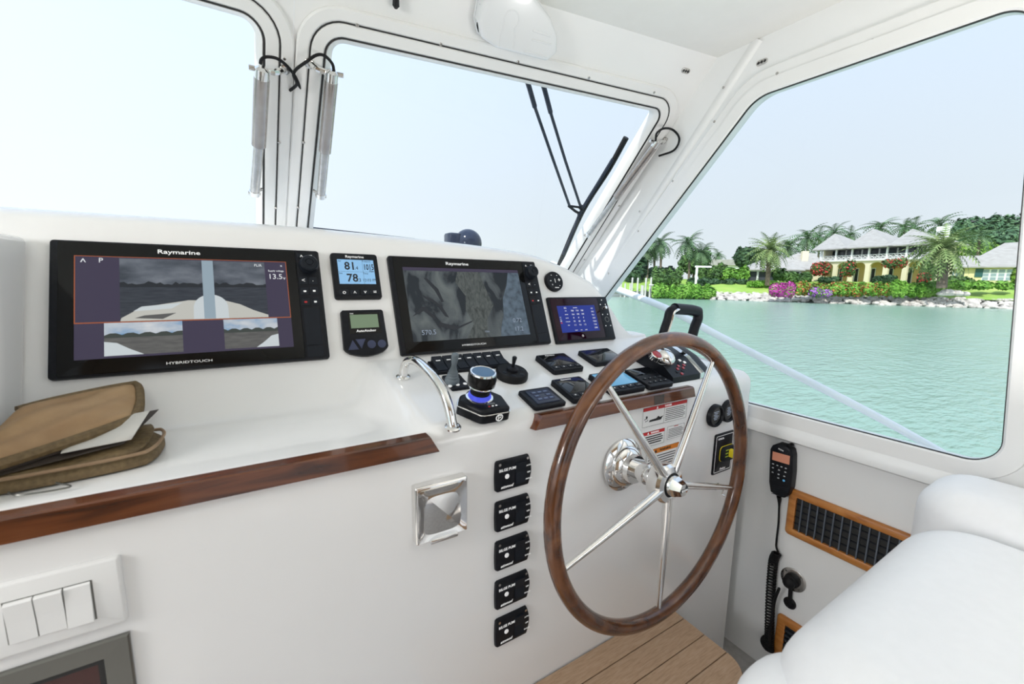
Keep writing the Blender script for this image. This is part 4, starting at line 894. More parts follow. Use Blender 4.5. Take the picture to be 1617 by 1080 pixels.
# ------------------------------------------------------------------ starboard side: handset, socket, grilles
zc = lambda a, b: px_(a, b, 1200, 690, 9.81); zd = lambda a, b: px_(a, b, 1140, 660, 2.7)
HW = .034
o = LOW.uv(*zc(310, 520), HW); fr = LOW.at(*o)
t = thing('radio_handset', 'black radio handset with amber screen hanging on the white side wall', 'handset', fr)
k = lambda a, b, w=HW: LOW.uv(*zc(a, b), w)-o
fp = [k(*p) for p in ((150, 190), (185, 130), (270, 105), (400, 140), (480, 205), (500, 300), (495, 560), (470, 800), (430, 910), (370, 950), (250, 915), (155, 850), (132, 700), (140, 400))]
fp = rpoly([tuple(p) for p in fp], .004, 2)
MB().prism(fp, .004, HW, .006, 3).build('body', M['black'], t)
MB().rbox(-.016, -.03, .016, .03, .0008, .006, .004, .001).build('wall_clip', M['black'], t)
s = [k(*p) for p in ((200, 222), (465, 295), (455, 430), (190, 350))]; s = [tuple(p) for p in s]
M['amber'] = mat('amber_screen', (.30, .12, .07), .2, emit=(.34, .14, .09), es=.6)
MB().prism(s[::-1] if np.cross(V(*s[1])-V(*s[0]), V(*s[2])-V(*s[0])) < 0 else s, HW-.002, HW+.0008).build('screen', M['amber'], t)
kb = M['grey']; M['keywh'] = mat('pale_key_print', (.55, .56, .58), .5)
for i, (a, b) in enumerate(((205, 415), (272, 440), (335, 462), (402, 485), (202, 475), (298, 512), (395, 545), (198, 545), (290, 578), (378, 608), (285, 635))):
    q = k(a, b); MB().rbox(q[0]-.0026, q[1]-.0016, q[0]+.0026, q[1]+.0016, HW-.001, HW+.0016, .0008, .0004, 2, 1).build('key', M['keywh'], t)
MB().lathe([(.0034, HW-.001), (.0034, HW+.001), (.0026, HW+.0016)], k(370, 675), 14).build('blue_key', M['cyan'], t)
for i in range(5):
    a = k(180, 740+34*i); b = k(440, 800+30*i); MB().tube([V(*a, HW-.0002), V(*b, HW-.0002)], .0009, 6).build('speaker_slot', M['keyblk'], t)
text(t, 'ICOM', *k(325, 200), HW+.0002, .006, rot=-.22)
q = k(478, 128, .018); MB().lathe([(.006, .010), (.0065, .012), (.0065, .024), (.005, .026)], q, 16).build('volume_knob', M['rubber'], t)
wc = .014
cord = [V(*(LOW.uv(*zd(*p), wc)-o), wc) for p in ((245, 348), (244, 380), (241, 450), (233, 520), (232, 550), (240, 572))]
MB().tube([cord[0]+V(0, .012, .006), cord[0], cord[0]*.5+cord[1]*.5, cord[1]], [.0065, .006, .004, .003], 10).build('strain_relief', M['rubber'], t)
cs = spline(cord[1:], 6); MB().tube(cs, .0032, 8).build('cord', M['rubber'], t)
ax_ = spline([V(*(LOW.uv(*zd(*p), wc)-o), wc+.004) for p in ((236, 575), (222, 610), (213, 700), (208, 800), (205, 900), (204, 975))], 10)
NT = 40; hp = []
for i in range(NT*10+1):
    s_ = i/(NT*10)*(len(ax_)-1); j = min(int(s_), len(ax_)-2); p = ax_[j]+(ax_[j+1]-ax_[j])*(s_-j); a = 2*math.pi*i/10
    hp.append(p+V(.0118*math.cos(a), 0, .0118*math.sin(a)))
MB().tube(hp, .0028, 6).build('coiled_cord', M['rubber'], t)
cl_ = spline([ax_[-1]]+[V(*(LOW.uv(*zd(*p), wc)-o), wc) for p in ((212, 990), (190, 980), (176, 955), (182, 938), (202, 935))], 6)
MB().tube(cl_, .0085, 10).build('cord_end', M['rubber'], t)
cb_ = spline([V(*(LOW.uv(*zd(*p), .02)-o), w) for p, w in (((205, 975), .020), ((214, 910), .034), ((226, 830), .036), ((240, 765), .040), ((264, 712), .048))], 6)
MB().tube(cb_, .0042, 10).build('plug_cable', M['rubber'], t)
c = LOW.uv(*zd(303, 690), .003); t = thing('wall_socket', 'round steel wall socket with black plug and hanging rubber cap', 'socket', LOW.at(*c))
MB().lathe([(.036, .0006), (.036, .003), (.033, .0045), (.020, .0045)], (0, 0), 32).build('steel_plate', M['steel'], t)
for a in (.8, 2.4, 3.9, 5.5): MB().lathe([(.003, .004), (.003, .0055)], (.029*math.cos(a), .029*math.sin(a)), 8).build('screw', M['grey'], t)
MB().lathe([(.021, .004), (.021, .012), (.019, .014), (.019, .022), (.0165, .023), (.0165, .034), (.012, .040), (.006, .046)], (0, 0), 24).build('plug', M['rubber'], t)
d = LOW.uv(*zd(288, 790), .006)-c
MB().tube([V(-.002, -.018, .008), V(d[0]*.6, d[1]*.5, .010), V(d[0], d[1], .006)], .006, 8).build('cap_strap', M['rubber'], t)
MB().lathe([(.017, .0006), (.018, .006), (.015, .010), (.013, .008)], tuple(d), 20).build('rubber_cap', M['rubber'], t)
def grille(name, label, q, wdt, vert, nh, slatm):
    t = thing(name, label, 'vent', LOW.at(q[0], q[1])); W_, H_ = q[2]-q[0], q[3]-q[1]
    O = rrect(0, 0, W_, H_, .012, 4); I_ = rrect(wdt, wdt, W_-wdt, H_-wdt, .002, 4)
    MB().loops([LL(O, .0006), LL(O, .007), LL(inset(O, .004), .011), LL(inset(I_, -.003), .011), LL(I_, .009), LL(I_, .0006)], False, False).build('wood_frame', M['teakfr'], t, ang=50)
    MB().prism(I_, .0004, .0012).build('dark_recess', M['gasket'], t)
    return t, W_, H_
vu0 = (LOW.uv(1249, 773, .009)[0]+LOW.uv(1236, 839.6, .009)[0])/2; vv1 = LOW.uv(1251, 772, .009)[1]; vv0 = LOW.uv(1237, 840, .009)[1]
M['slat'] = mat('grey_blue_slat', (.10, .12, .15), .4)
t, W_, H_ = grille('air_grille', 'long teak framed air grille with upright dark slats below the side window', (vu0, vv0, vu0+.50, vv1), .022, 1, 4, 'slat')
us = [LOW.uv(*zd(a, b), .008)[0]-vu0 for a, b in ((336, 415), (850, 560))]
n_ = 14; stp = (us[1]-us[0])/(n_-1)
i = 0
for i in range(int((W_-.05)/stp)+1):
    u = us[0]+stp*(i-0)
    if u > W_-.026: break
    MB().box(u-.0016, .022, .004, u+.0016, H_-.022, .0095).build('slat', M['slat'], t)
for j in range(4):
    v = .022+(H_-.044)*(j+1)/5; MB().box(.022, v-.0016, .0014, W_-.022, v+.0016, .0040).build('cross_slat', M['keyblk'], t)
vu0 = LOW.uv(1227, 972, .009)[0]; vv1 = LOW.uv(1229, 968, .009)[1]
t, W_, H_ = grille('low_air_grille', 'teak framed louvred grille low on the side wall beneath the round socket', (vu0, vv1-.19, vu0+.34, vv1), .026, 0, 0, 'rubber')
for j in range(8):
    v = .030+.0165*j; MB().loops([[(u, v+.014*math.cos(a)*.5, .001+.010*math.sin(a)) for a in np.linspace(0, math.pi, 7)] for u in (.027, W_-.027)], True, True).build('louvre', M['keyblk'], t)

# ------------------------------------------------------------------ helm seat
def cushion(name, x0, x1, y0, y1, z0, z1, r, par, ex=4.0):
    mb = MB(); L_ = []
    n = 10; P0 = rrect(x0, y0, x1, y1, r*1.3, 8)
    for k in range(5): L_.append([(a, b, z0+(z1-r-z0)*k/5) for a, b in P0])
    for k in range(n+1):
        a = k/n*math.pi/2; q = inset(P0, r*(1-math.cos(a))); cxm, cym = (x0+x1)/2, (y0+y1)/2
        L_.append([(p, s_, z1-r+r*math.sin(a)) for p, s_ in q])
    q = inset(P0, r); cxm, cym = (x0+x1)/2, (y0+y1)/2
    for f_ in (.7, .4, .1): L_.append([(cxm+(p-cxm)*f_, cym+(s_-cym)*f_, z1+.004*(1-f_)) for p, s_ in q])
    return mb.loops(L_).build(name, M['leather'], par, ang=60)
st_ = thing('helm_chair', 'white leather helm seat with padded arms facing the wheel', 'seat', Fr((.83, -.1, FLOOR), X_, Y_))
sl = V(.83, -.1, FLOOR)
def seatpart(name, x0, x1, y0, y1, z0, z1, r): return cushion(name, x0-sl[0], x1-sl[0], y0-sl[1], y1-sl[1], z0-sl[2], z1-sl[2], r, st_)
seatpart('seat_cushion', .50, 1.115, -.42, .235, -.64, -.425, .085)
seatpart('armrest', 1.118, 1.335, -.42, .255, -.62, -.395, .06)
seatpart('armrest', .47, .655, -.42, .262, -.70, -.488, .065)
seatpart('backrest', .56, 1.14, -.56, -.424, -.60, .02, .05)
MB().lathe([(.20, .0006), (.20, .02), (.07, .03), (.06, .06), (.06, .58), (.16, .60), (.16, .632)], (0, 0), 28).build('pedestal', M['chrome'], st_)

# ------------------------------------------------------------------ window stays, cables, overhead fittings
def stay(label, fr, top, mid, bot, w, r1, r2, cable, boltside, foot):
    T_ = fr.uv(*top, w); fr2 = fr.at(*T_)
    t = thing('window_stay', label, 'window stay', fr2, 'window stays on the windshield frames')
    L_ = lambda p, ww=w: V(*(fr.uv(*p, ww)-T_), ww)
    a, b, c = L_(top), L_(mid), L_(bot); d = nrm(b-a)
    MB().tube([a+d*.016, a+d*.018, b-d*.002, b], [r1*.9, r1, r1, r1*.85], 18).build('outer_tube', M['alu'], t)
    MB().tube([b-d*.004, c], r2, 16).build('inner_rod', M['steel'], t)
    MB().tube([a+d*.018, a-d*.004, a-d*.010], [r1*.98, r1*.95, r1*.5], 16).build('end_cap', M['chrome'], t)
    s = boltside
    MB().tube([a+V(-.028, 0, -.004), a+V(.028, 0, -.004)], .006, 10).build('pivot_bolt', M['steel'], t)
    MB().tube([a+V(s*.012, 0, -.004), a+V(s*.034, .002, -.010), V(a[0]+s*.050, a[1]+.002, .011)], .0075, 8).build('bracket_arm', M['chrome'], t)
    pb = MB().lathe([(.012, .0101), (.012, .014), (.009, .016)], (a[0]+s*.052, a[1]+.002), 16).build('bracket_foot', M['steel'], t)
    MB().tube([c-d*.010, c+d*.004], r2*1.12, 16).build('rod_collar', M['chrome'], t)
    MB().tube([c+V(-.016, 0, -.002), c+V(.016, 0, -.002)], .005, 10).build('lower_bolt', M['steel'], t)
    MB().tube([c+V(0, 0, -.002), V(c[0]+s*foot, c[1]-.004, .011)], .005, 8).build('lower_foot', M['steel'], t)
    pc = [V(*fr2.loc(SIDE.pt(*SIDE.uv(*p, .014), .014))) if ww is None else L_(p, ww) for p, ww in cable]; MB().tube(spline(pc, 6), .0038, 8).build('cable', M['rubber'], t)
    return t
zk = lambda a, b: px_(a, b, 260, 0, 5.39); zq = lambda a, b: px_(a, b, 780, 120, 3.376)
stay('silver window stay on the port edge of the mullion with a looping cable', WINL, (414, 112), (408.6, 231), (402, 306), .045, .0175, .0125,
     [(zk(815, 545), .045), (zk(825, 505), .045), (zk(870, 484), .045), (zk(960, 500), .045), (zk(1040, 560), .028), (zk(1110, 650), .018), (zk(1165, 775), .006)], 1, .020)
o_ = bpy.data.objects['window_stay']; o_['label'] = 'silver window stay with cable on the mullion, on the centre window side'
t = stay('silver window stay with cable on the mullion, beside the wiper window', WINR, (524, 117), (513, 240.6), (506.7, 310), .045, .0165, .0125,
     [(zk(1442, 610), .045), (zk(1425, 540), .045), (zk(1360, 474), .045), (zk(1290, 470), .045), (zk(1200, 530), .048), (zk(1120, 590), .045), (zk(1097, 640), .042), (zk(1125, 715), .036), (zk(1068, 770), .014)], -1, .020)
stay('silver window stay along the slanting post between windshield and side window', WINR, (1037, 225), (972.5, 312.5), (928, 372), .035, .0145, .0105,
     [(zq(862, 345), .04), (zq(868, 305), .05), (zq(905, 280), .05), (zq(955, 288), None), (zq(988, 335), None), (zq(960, 395), None), (zq(880, 426), None)], 1, .018)
zp5 = lambda a, b: px_(a, b, 560, 0, 2.788)
cw = .055; oc = WINR.uv(*zp5(720, 120), cw); t = thing('wiper_motor_cover', 'milky white plastic wiper motor cover overhead above the windshield', 'cover', WINR.at(*oc))
k = lambda a, b, w=cw: WINR.uv(*zp5(a, b), w)-oc
pl_ = [k(*p) for p in ((580, -60), (548, 105), (562, 172), (625, 214), (848, 272), (892, 236), (894, 160), (866, 84), (760, -60))]
pl_ = rpoly([tuple(p) for p in pl_], [.012]*9, 3)
MB().prism(inset(pl_, -.004), .0008, .010, .002).build('flange', M['milky'], t); MB().prism(pl_, .008, cw, .009, 4).build('cover_body', M['milky'], t)
c = k(690, 85); cr_ = [V(*c, cw-.001)+V(.020*math.cos(a), .020*math.sin(a), 0) for a in np.linspace(-.9, math.pi+.5, 16)]
cr_ = [V(*k(700, 215), cw-.001), V(*k(705, 165), cw-.001)]+cr_+[V(*k(640, 155), cw-.001), V(*k(632, 205), cw-.001)]
MB().tube(cr_, .0022, 6).build('raised_boss', M['milky'], t)
for a, b, c_, d_ in ((785, 135, 862, 160), (780, 175, 865, 195), (745, 225, 850, 250)): MB().tube([V(*k(a, b), cw-.001), V(*k(c_, d_), cw-.001)], .003, 6).build('rib', M['milky'], t)
MB().tube(spline([V(*k(*p), w) for p, w in (((585, 20), .02), ((566, 35), .03), ((575, 70), .034), ((552, 118), .03), ((562, 160), .02))], 5), .003, 8).build('cable', M['rubber'], t)
q = WINR.uv(625, 5, .02); t = thing('black_hook', 'small black plastic clip hanging overhead beside the wiper motor cover', 'clip', WINR.at(*q))
MB().tube([V(-.002, .03, .004), V(0, .012, .016), V(.001, -.006, .018), V(.001, -.010, .016)], [.006, .0075, .0085, .005], 12).build('hook_arm', M['black'], t)
MB().rbox(-.014, .010, .010, .045, .0006, .012, .004, .002).build('base', M['black'], t)
def slot(label, fr, px, py, rot):
    q = fr.uv(px, py, .002); t = thing('vent_slot', label, 'vent', fr.at(*q).rot(rot), 'steel vent slots by the ceiling')
    MB().rbox(-.017, -.008, .017, .008, .0006, .003, .008, .001).build('steel_plate', M['steel'], t)
    for i in (-1, 0, 1): MB().lathe([(.0042, .0028), (.0042, .0034)], (i*.0095, 0), 10).build('hole', M['gasket'], t)
slot('tiny steel vent slot on the header above the windshield corner', WINR, 1083, 112, 0); slot('tiny steel vent slot on the side wall at the ceiling corner', SIDE, 1203, 98, 0)

# ------------------------------------------------------------------ outside on the boat: wiper, deck light, hatch, rail
ww = -.11; zq = lambda a, b: px_(a, b, 780, 120, 3.376)
o = WINR.uv(915, 328, ww); t = thing('windshield_wiper', 'dark twin arm wiper with slanting blade outside the windshield', 'wiper', WINR.at(*o))
k = lambda a, b, w=ww: V(*(WINR.uv(*zq(a, b), w)-o), w)
M['wip'] = noise_col(mat('navy_black_metal', (.012, .016, .03), .4), [(.010, .013, .022), (.02, .03, .06)], (300, 300, 300))
for pts in (((150, -60), (188, 60), (218, 165)), ((235, -45), (272, 80), (302, 195))):
    MB().tube([k(*p) for p in pts], .0085, 8).build('arm_sleeve', M['wip'], t)
for pts in (((218, 165), (310, 430), (402, 690)), ((302, 195), (380, 450), (462, 697))): MB().tube([k(*p) for p in pts], .0058, 8).build('arm', M['wip'], t)
MB().tube([k(398, 692), k(435, 722), k(468, 738)], .006, 8).build('link_plate', M['black'], t); MB().tube([k(398, 692), k(478, 703)], .005, 8).build('link_plate', M['black'], t)
MB().tube([k(462, 697), k(475, 715), k(455, 745)], .012, 8).build('blade_carrier', M['black'], t)
bl = [k(705, 328), k(610, 500), k(470, 725), k(345, 1012), k(300, 1105)]
MB().tube(spline(bl, 5), .0115, 8).build('blade', M['rubber'], t)
MB().tube([p+V(-.010, .003, .004) for p in spline([k(640, 445), k(570, 560), k(470, 725), k(420, 850), k(375, 950)], 4)], .007, 8).build('blade_frame', M['wip'], t)
MB().tube([k(150, -60), V(k(150, -60)[0], k(150, -60)[1]+.05, -.052)], .012, 10).build('pivot', M['black'], t)
MB().tube([k(235, -45), V(k(235, -45)[0], k(235, -45)[1]+.03, -.052)], .012, 10).build('pivot', M['black'], t)
fdz = .10
struct('foredeck', MB().prism([(-1.6, 1.82), (1.25, 1.82), (1.25, 2.6), (.9, 4.2), (0, 5.2), (-.9, 4.2), (-1.6, 2.6)], -.6, fdz, .03, 2), M['gel'])
d = ray(739, 384); c = d*(1.98/d[1]); t = thing('deck_searchlight', 'dark domed searchlight standing on the foredeck outside the windshield', 'searchlight', Fr((c[0], c[1], fdz), X_, Y_))
M['navyg'] = mat('navy_gloss', (.012, .018, .04), .1)
MB().lathe([(.075, .0006), (.075, .018), (.062, .03), (.062, c[2]-fdz)], (0, 0), 28).build('base', M['black'], t)
MB().sphere((0, 0, c[2]-fdz), .070, 26, 14).build('dome', M['navyg'], t)
MB().rbox(-.115, -.03, -.045, .05, c[2]-fdz-.03, c[2]-fdz+.045, .02, .012).build('side_lamp', M['navyg'], t)
MB().rbox(.03, -.03, .135, .05, c[2]-fdz-.05, c[2]-fdz-.022, .02, .008).build('bracket', M['black'], t)
a, b = ray(490, 358), ray(655, 376); a *= 2.0/a[1]; b *= 1.97/b[1]
t = thing('deck_hatch', 'long dark low hatch lid on the foredeck just beyond the dash', 'hatch', Fr((a[0], a[1], fdz), X_, Y_))
MB().loops([[(0, 0, .0006), (0, .4, .0006), (0, .4, a[2]-fdz), (0, 0, a[2]-fdz)], [(b[0]-a[0], b[1]-a[1], .0006), (b[0]-a[0], .4, .0006), (b[0]-a[0], .4, b[2]-fdz), (b[0]-a[0], b[1]-a[1], b[2]-fdz)]]).build('lid', M['navyg'], t, smooth=False)
RX = Fr((1.76, 0, 0), -Y_, Z_); t = thing('side_deck_rail', 'white slanting handrail outside the side window above the water', 'handrail', RX)
M['rail'] = mat('white_satin_rail', (.86, .87, .87), .25)
rp = [V(*RX.uv(*p), 0) for p in ((965, 453), (1050, 486), (1150, 538), (1300, 614), (1400, 666), (1500, 722), (1560, 757))]
rp = [rp[0]+(rp[0]-rp[1])*1.5]+rp
MB().tube(spline(rp, 4), [.020-.010*i/28 for i in range(29)], 14).build('rail_tube', M['rail'], t)
MB().tube([rp[-1], rp[-1]+V(.02, -.02, 0), rp[-1]+V(.03, -.30, 0)], .012, 12).build('stanchion', M['chrome'], t)
struct('side_deck_outside', MB().box(1.45, -6, -1.1, 2.1, 1.5, -.80), M['gel'])

# ------------------------------------------------------------------ water, shore, gardens
wat = mat('shallow_green_water', (.225, .36, .29), .20)
tw = wat.node_tree; b_ = tw.nodes['Principled BSDF']; tcw = tw.nodes.new('ShaderNodeTexCoord'); bp = tw.nodes.new('ShaderNodeBump'); bp.inputs['Strength'].default_value = .6; bp.inputs['Distance'].default_value = .12
mx = None
for sc_, det in ((2.6, 4), (.5, 2)):
    mp = tw.nodes.new('ShaderNodeMapping'); mp.inputs['Scale'].default_value = (sc_, sc_*2.2, 1); mp.inputs['Rotation'].default_value = (0, 0, TH)
    no = tw.nodes.new('ShaderNodeTexNoise'); no.inputs['Scale'].default_value = 1; no.inputs['Detail'].default_value = det
    tw.links.new(tcw.outputs['Object'], mp.inputs[0]); tw.links.new(mp.outputs[0], no.inputs['Vector'])
    if mx is None: mx = no
    else:
        ad_ = tw.nodes.new('ShaderNodeMath'); ad_.operation = 'ADD'; tw.links.new(mx.outputs[0], ad_.inputs[0]); tw.links.new(no.outputs[0], ad_.inputs[1]); tw.links.new(ad_.outputs[0], bp.inputs['Height'])
tw.links.new(bp.outputs[0], b_.inputs['Normal'])
struct('water', MB().add([(-700, -300, SEA), (900, -300, SEA), (900, 900, SEA), (-700, 900, SEA)], [(0, 1, 2, 3)]), wat)
HD = V(math.sin(TH), math.cos(TH), 0); HR = V(math.cos(TH), -math.sin(TH), 0)
def at(px, py, d):                                   # the point at ground distance d along the camera heading
    r = ray(px, py); return r*(d/(r@HD))
def ud(u, d, z=0): return HR*u+HD*d+V(0, 0, z)
def ground(u, d):
    s = shore_s(u, d); return SEA-.4 if s < 0 else (-1.55+.0*s if s < 1.6 else min(-1.5+(s-1.6)*.17, .35))
SHP = [(2, 66), (27.8, 62), (44, 56), (59, 50), (85, 40)]
def shore_s(u, d):
    xs = [a for a, _ in SHP]; ys = [b for _, b in SHP]; return (d-float(np.interp(u, xs, ys)))*.93
us_ = np.linspace(13, 110, 70); gm = MB(); offs = [1.5, 2.2, 4, 6, 8, 10, 12.5, 16, 30, 80, 200]
zz = [-1.62, -1.45, -1.15, -.8, -.45, -.1, .25, .35, .4, .5, .5]
V_ = []
for s_, z_ in zip(offs, zz):
    V_.append([ud(u+s_*.36, np.interp(u, [a for a, _ in SHP], [b for _, b in SHP])+s_*.93, z_) for u in us_])
gm.loops(V_, False, False, closed=False)
M['lawn'] = noise_col(mat('mown_lawn', (.25, .42, .06), .8), [(.20, .36, .05), (.30, .46, .08), (.42, .46, .12)], (.25, .25, .25), pos=[.3, .55, .75])
struct('lawn', gm, M['lawn'])
# rock revetment: hundreds of small stones along the water
M['rock'] = noise_col(mat('pale_shore_rock', (.50, .46, .42), .85), [(.30, .27, .25), (.52, .48, .44), (.66, .62, .57)], (1.2, 1.2, 1.2))
rk = MB()
def stone(mb, c, r):
    n = 7; L_ = []; ph = random.random()*6
    for j, (q, h) in enumerate(((.75, -.6), (1, -.1), (.8, .45), (.35, .7))):
        L_.append([(c[0]+r*q*(1+.25*math.sin(2*i+ph))*math.cos(6.283*i/n+ph), c[1]+r*q*(1+.25*math.cos(3*i+ph))*math.sin(6.283*i/n+ph), c[2]+r*h*.8) for i in range(n)])
    mb.loops(L_)
for i in range(1500):
    u = 24+random.random()*70; s_ = random.random()*2.2-.2; d = np.interp(u, [a for a, _ in SHP], [b for _, b in SHP])
    stone(rk, ud(u+s_*.36, d+s_*.93, SEA+.05+s_*.46+random.random()*.12), .18+.26*random.random())
o = rk.build('shore_rocks', M['rock'], smooth=False); tag(o, 'bank of pale tumbled rocks between the green water and the lawns', 'rocks', None, 'stuff')
for p, d, r, lb in (((1497, 462), 52, .75, 'largest pale boulder at the end of the flowering bank'), ((1512, 463), 51.7, .6, 'second pale boulder, just beside the largest one on the bank'), ((1524, 464), 51.4, .5, 'pale boulder nearest the open lawn at the bank end'), ((1488, 464), 52.2, .45, 'smallest pale boulder, tucked under the lime hedge bank')):
    mb = MB(); stone(mb, (0, 0, 0), r); o = mb.build('boulder', M['rock'], smooth=False); o.location = at(*p, d); tag(o, lb, 'rock', 'boulders on the bank')
# foliage helpers
def leafcloud(blobs, n, size, up=.4):
    # blobs: (centre, radii); returns vertices and quads of n leaf clusters over their surfaces
    vol = np.array([r[0]*r[2]+r[1]*r[2] for _, r in blobs]); pick = rng.choice(len(blobs), n, p=vol/vol.sum())
    C_ = np.array([b[0] for b in blobs])[pick]; R_ = np.array([b[1] for b in blobs])[pick]
    D_ = rng.normal(size=(n, 3)); D_ /= np.linalg.norm(D_, axis=1)[:, None]; rad = (.70+.32*rng.random(n))[:, None]
    P_ = C_+D_*R_*rad
    N_ = D_+rng.normal(size=(n, 3))*.45+V(0, 0, up); N_ /= np.linalg.norm(N_, axis=1)[:, None]
    A_ = np.cross(N_, rng.normal(size=(n, 3))); A_ /= np.linalg.norm(A_, axis=1)[:, None]; B_ = np.cross(N_, A_)
    S_ = (size*(.6+.8*rng.random(n)))[:, None]
    q = np.stack([P_-A_*S_, P_-B_*S_*.55, P_+A_*S_, P_+B_*S_*.55], 1).reshape(-1, 3)
    return q
def leafmesh(name, q, m, core=None):
    mb = MB(); mb.v = [tuple(p) for p in q]; mb.f = [(4*i, 4*i+1, 4*i+2, 4*i+3) for i in range(len(q)//4)]
    if core:
        for c, r in core: mb.sphere(c, 1, 10, 6, tuple(x*.62 for x in r))
    return mb.mesh(name, m, smooth=False)
def leafmat(name, c0, c1, c2): 
    return noise_col(mat(name, c1, .6, spec=.3), [c0, c1, c2], (.9, .9, .9), 3)
G = {'dark': leafmat('dark_foliage', (.012, .035, .014), (.03, .075, .03), (.07, .14, .05)), 'mid': leafmat('green_foliage', (.03, .07, .02), (.07, .15, .035), (.14, .25, .06)),
     'lime': leafmat('lime_foliage', (.10, .22, .02), (.20, .36, .04), (.32, .48, .08)), 'mang': leafmat('bright_shrub', (.07, .20, .02), (.15, .34, .04), (.26, .46, .08)),
     'hill': leafmat('hill_foliage', (.03, .08, .04), (.07, .15, .07), (.14, .24, .11)), 'mag': leafmat('magenta_blossom', (.28, .03, .18), (.55, .06, .38), (.70, .16, .50)),
     'red': leafmat('red_blossom', (.30, .03, .03), (.55, .07, .06), (.65, .18, .12)), 'rust': leafmat('orange_blossom', (.14, .16, .03), (.38, .13, .04), (.50, .22, .07)),
     'pur': leafmat('purple_blossom', (.16, .06, .26), (.34, .12, .46), (.46, .22, .58)), 'palm': leafmat('palm_frond', (.09, .15, .045), (.19, .27, .09), (.34, .40, .17)), 'palmd': leafmat('dark_palm_frond', (.035, .085, .04), (.085, .16, .07), (.16, .26, .12))}
M['bark'] = noise_col(mat('palm_bark', (.16, .12, .09), .9), [(.10, .075, .055), (.22, .17, .13)], (3, 3, 9))
def bush(name, label, cat, x0, x1, ytop, ybot, d, m, n, leaf=.3, group=None, lumps=5, trunk=False, flowers=None, round_=False):
    a, b = at(x0, ybot, d), at(x1, ybot, d); top_ = at((x0+x1)/2, ytop, d); W_ = np.linalg.norm(b-a); h = top_[2]-a[2]
    c = (a+b)/2; t = thing(name, label, cat, Fr(c, HR, HD), group)
    bl = []
    if round_: bl = [(V(0, 0, h*.5), V(W_*.48, W_*.45, h*.5))]
    for i in range(lumps):
        u = (i+.5)/lumps-.5; hh = h*(.80+.28*random.random()) if not round_ else h*(.5+.4*random.random())
        bl.append((V(u*W_*(.86), (random.random()-.5)*W_*.15, hh*.52+(h*.18 if round_ else 0)), V(W_/lumps*.75, min(W_/lumps*.8, 2.5), hh*.5)))
    o = bpy.data.objects.new('foliage', leafmesh('foliage', leafcloud(bl, n, leaf), G[m], bl)); COL.objects.link(o); o.parent = t; o['kind'] = 'stuff'
    if trunk: MB().tube([(0, 0, -1.0), (0, 0, h*.5)], .22, 8).build('trunk', M['bark'], t)
    if flowers:
        q = leafcloud([(b_[0], b_[1]*1.05) for b_ in bl], int(n*flowers[1]), leaf*.9); o = bpy.data.objects.new('blossom', leafmesh('blossom', q, G[flowers[0]])); COL.objects.link(o); o.parent = t; o['kind'] = 'stuff'
    return t
def frond_mesh(L_, droop, wid, m, nl=11, stiff=1.):
    mb = MB(); pts = []
    for i in range(nl+1):
        s_ = i/nl; pts.append(V(L_*s_*(1-.18*s_*droop), 0, L_*(.42*s_*stiff-droop*.72*s_*s_)))
    for i in range(nl):
        a, b = pts[i], pts[i+1]; mb.add([a+V(0, -.03, 0), b+V(0, -.03, 0), b+V(0, .03, 0), a+V(0, .03, 0)], [(0, 1, 2, 3)])
        w_ = wid*math.sin(math.pi*min(1, (i+.8)/(nl+.3)))**.6
        for sg in (-1, 1):
            mb.add([a, a+(b-a)*.75, a+(b-a)*1.2+V(0, sg*w_, -w_*.35)], [(0, 1, 2)])
    return mb.mesh('frond', m, smooth=False)
def palm(name, label, cx, cy, bx, by, d, L_, n, tr, m='palm', group=None, boot=False, lo=-35, hi=75, droop=1., wid=.5):
    base = at(bx, by, d); crown = at(cx, cy, d); t = thing(name, label, 'palm', Fr(base, HR, HD), group)
    loc_ = V((crown-base)@HR, (crown-base)@HD, crown[2]-base[2])
    pts = spline([V(0, 0, min(-.5, .2-base[2])), loc_*V(.35, .35, .5), loc_], 4); k = len(pts)
    MB().tube(pts, [tr*(1.25-.25*i/k) if not boot else tr*(.75+.1*(i/k > .5)+(.55 if i/k > .6 else 0)*min(1, (i/k-.6)*4)) for i in range(k)], 10).build('trunk', M['bark'], t)
    me = [frond_mesh(L_*s_, dr, wid, G[m]) for s_, dr in ((1, droop), (.92, droop*1.25), (1.05, droop*.8))]
    for i in range(n):
        a = 2.399963*i+random.random()*.3; el = math.radians(lo+(hi-lo)*((i+.5)/n)+random.uniform(-8, 8))
        o = bpy.data.objects.new('frond', me[i % 3]); COL.objects.link(o); o.parent = t; o.location = loc_
        o.rotation_euler = (random.uniform(-.3, .3), -el+.25, a)
    return t
z7 = lambda a, b: px_(a, b, 960, 300, 2.461); z8 = lambda a, b: px_(a, b, 1380, 340, 6.82); zB = lambda a, b: px_(a, b, 960, 320, 5.775)

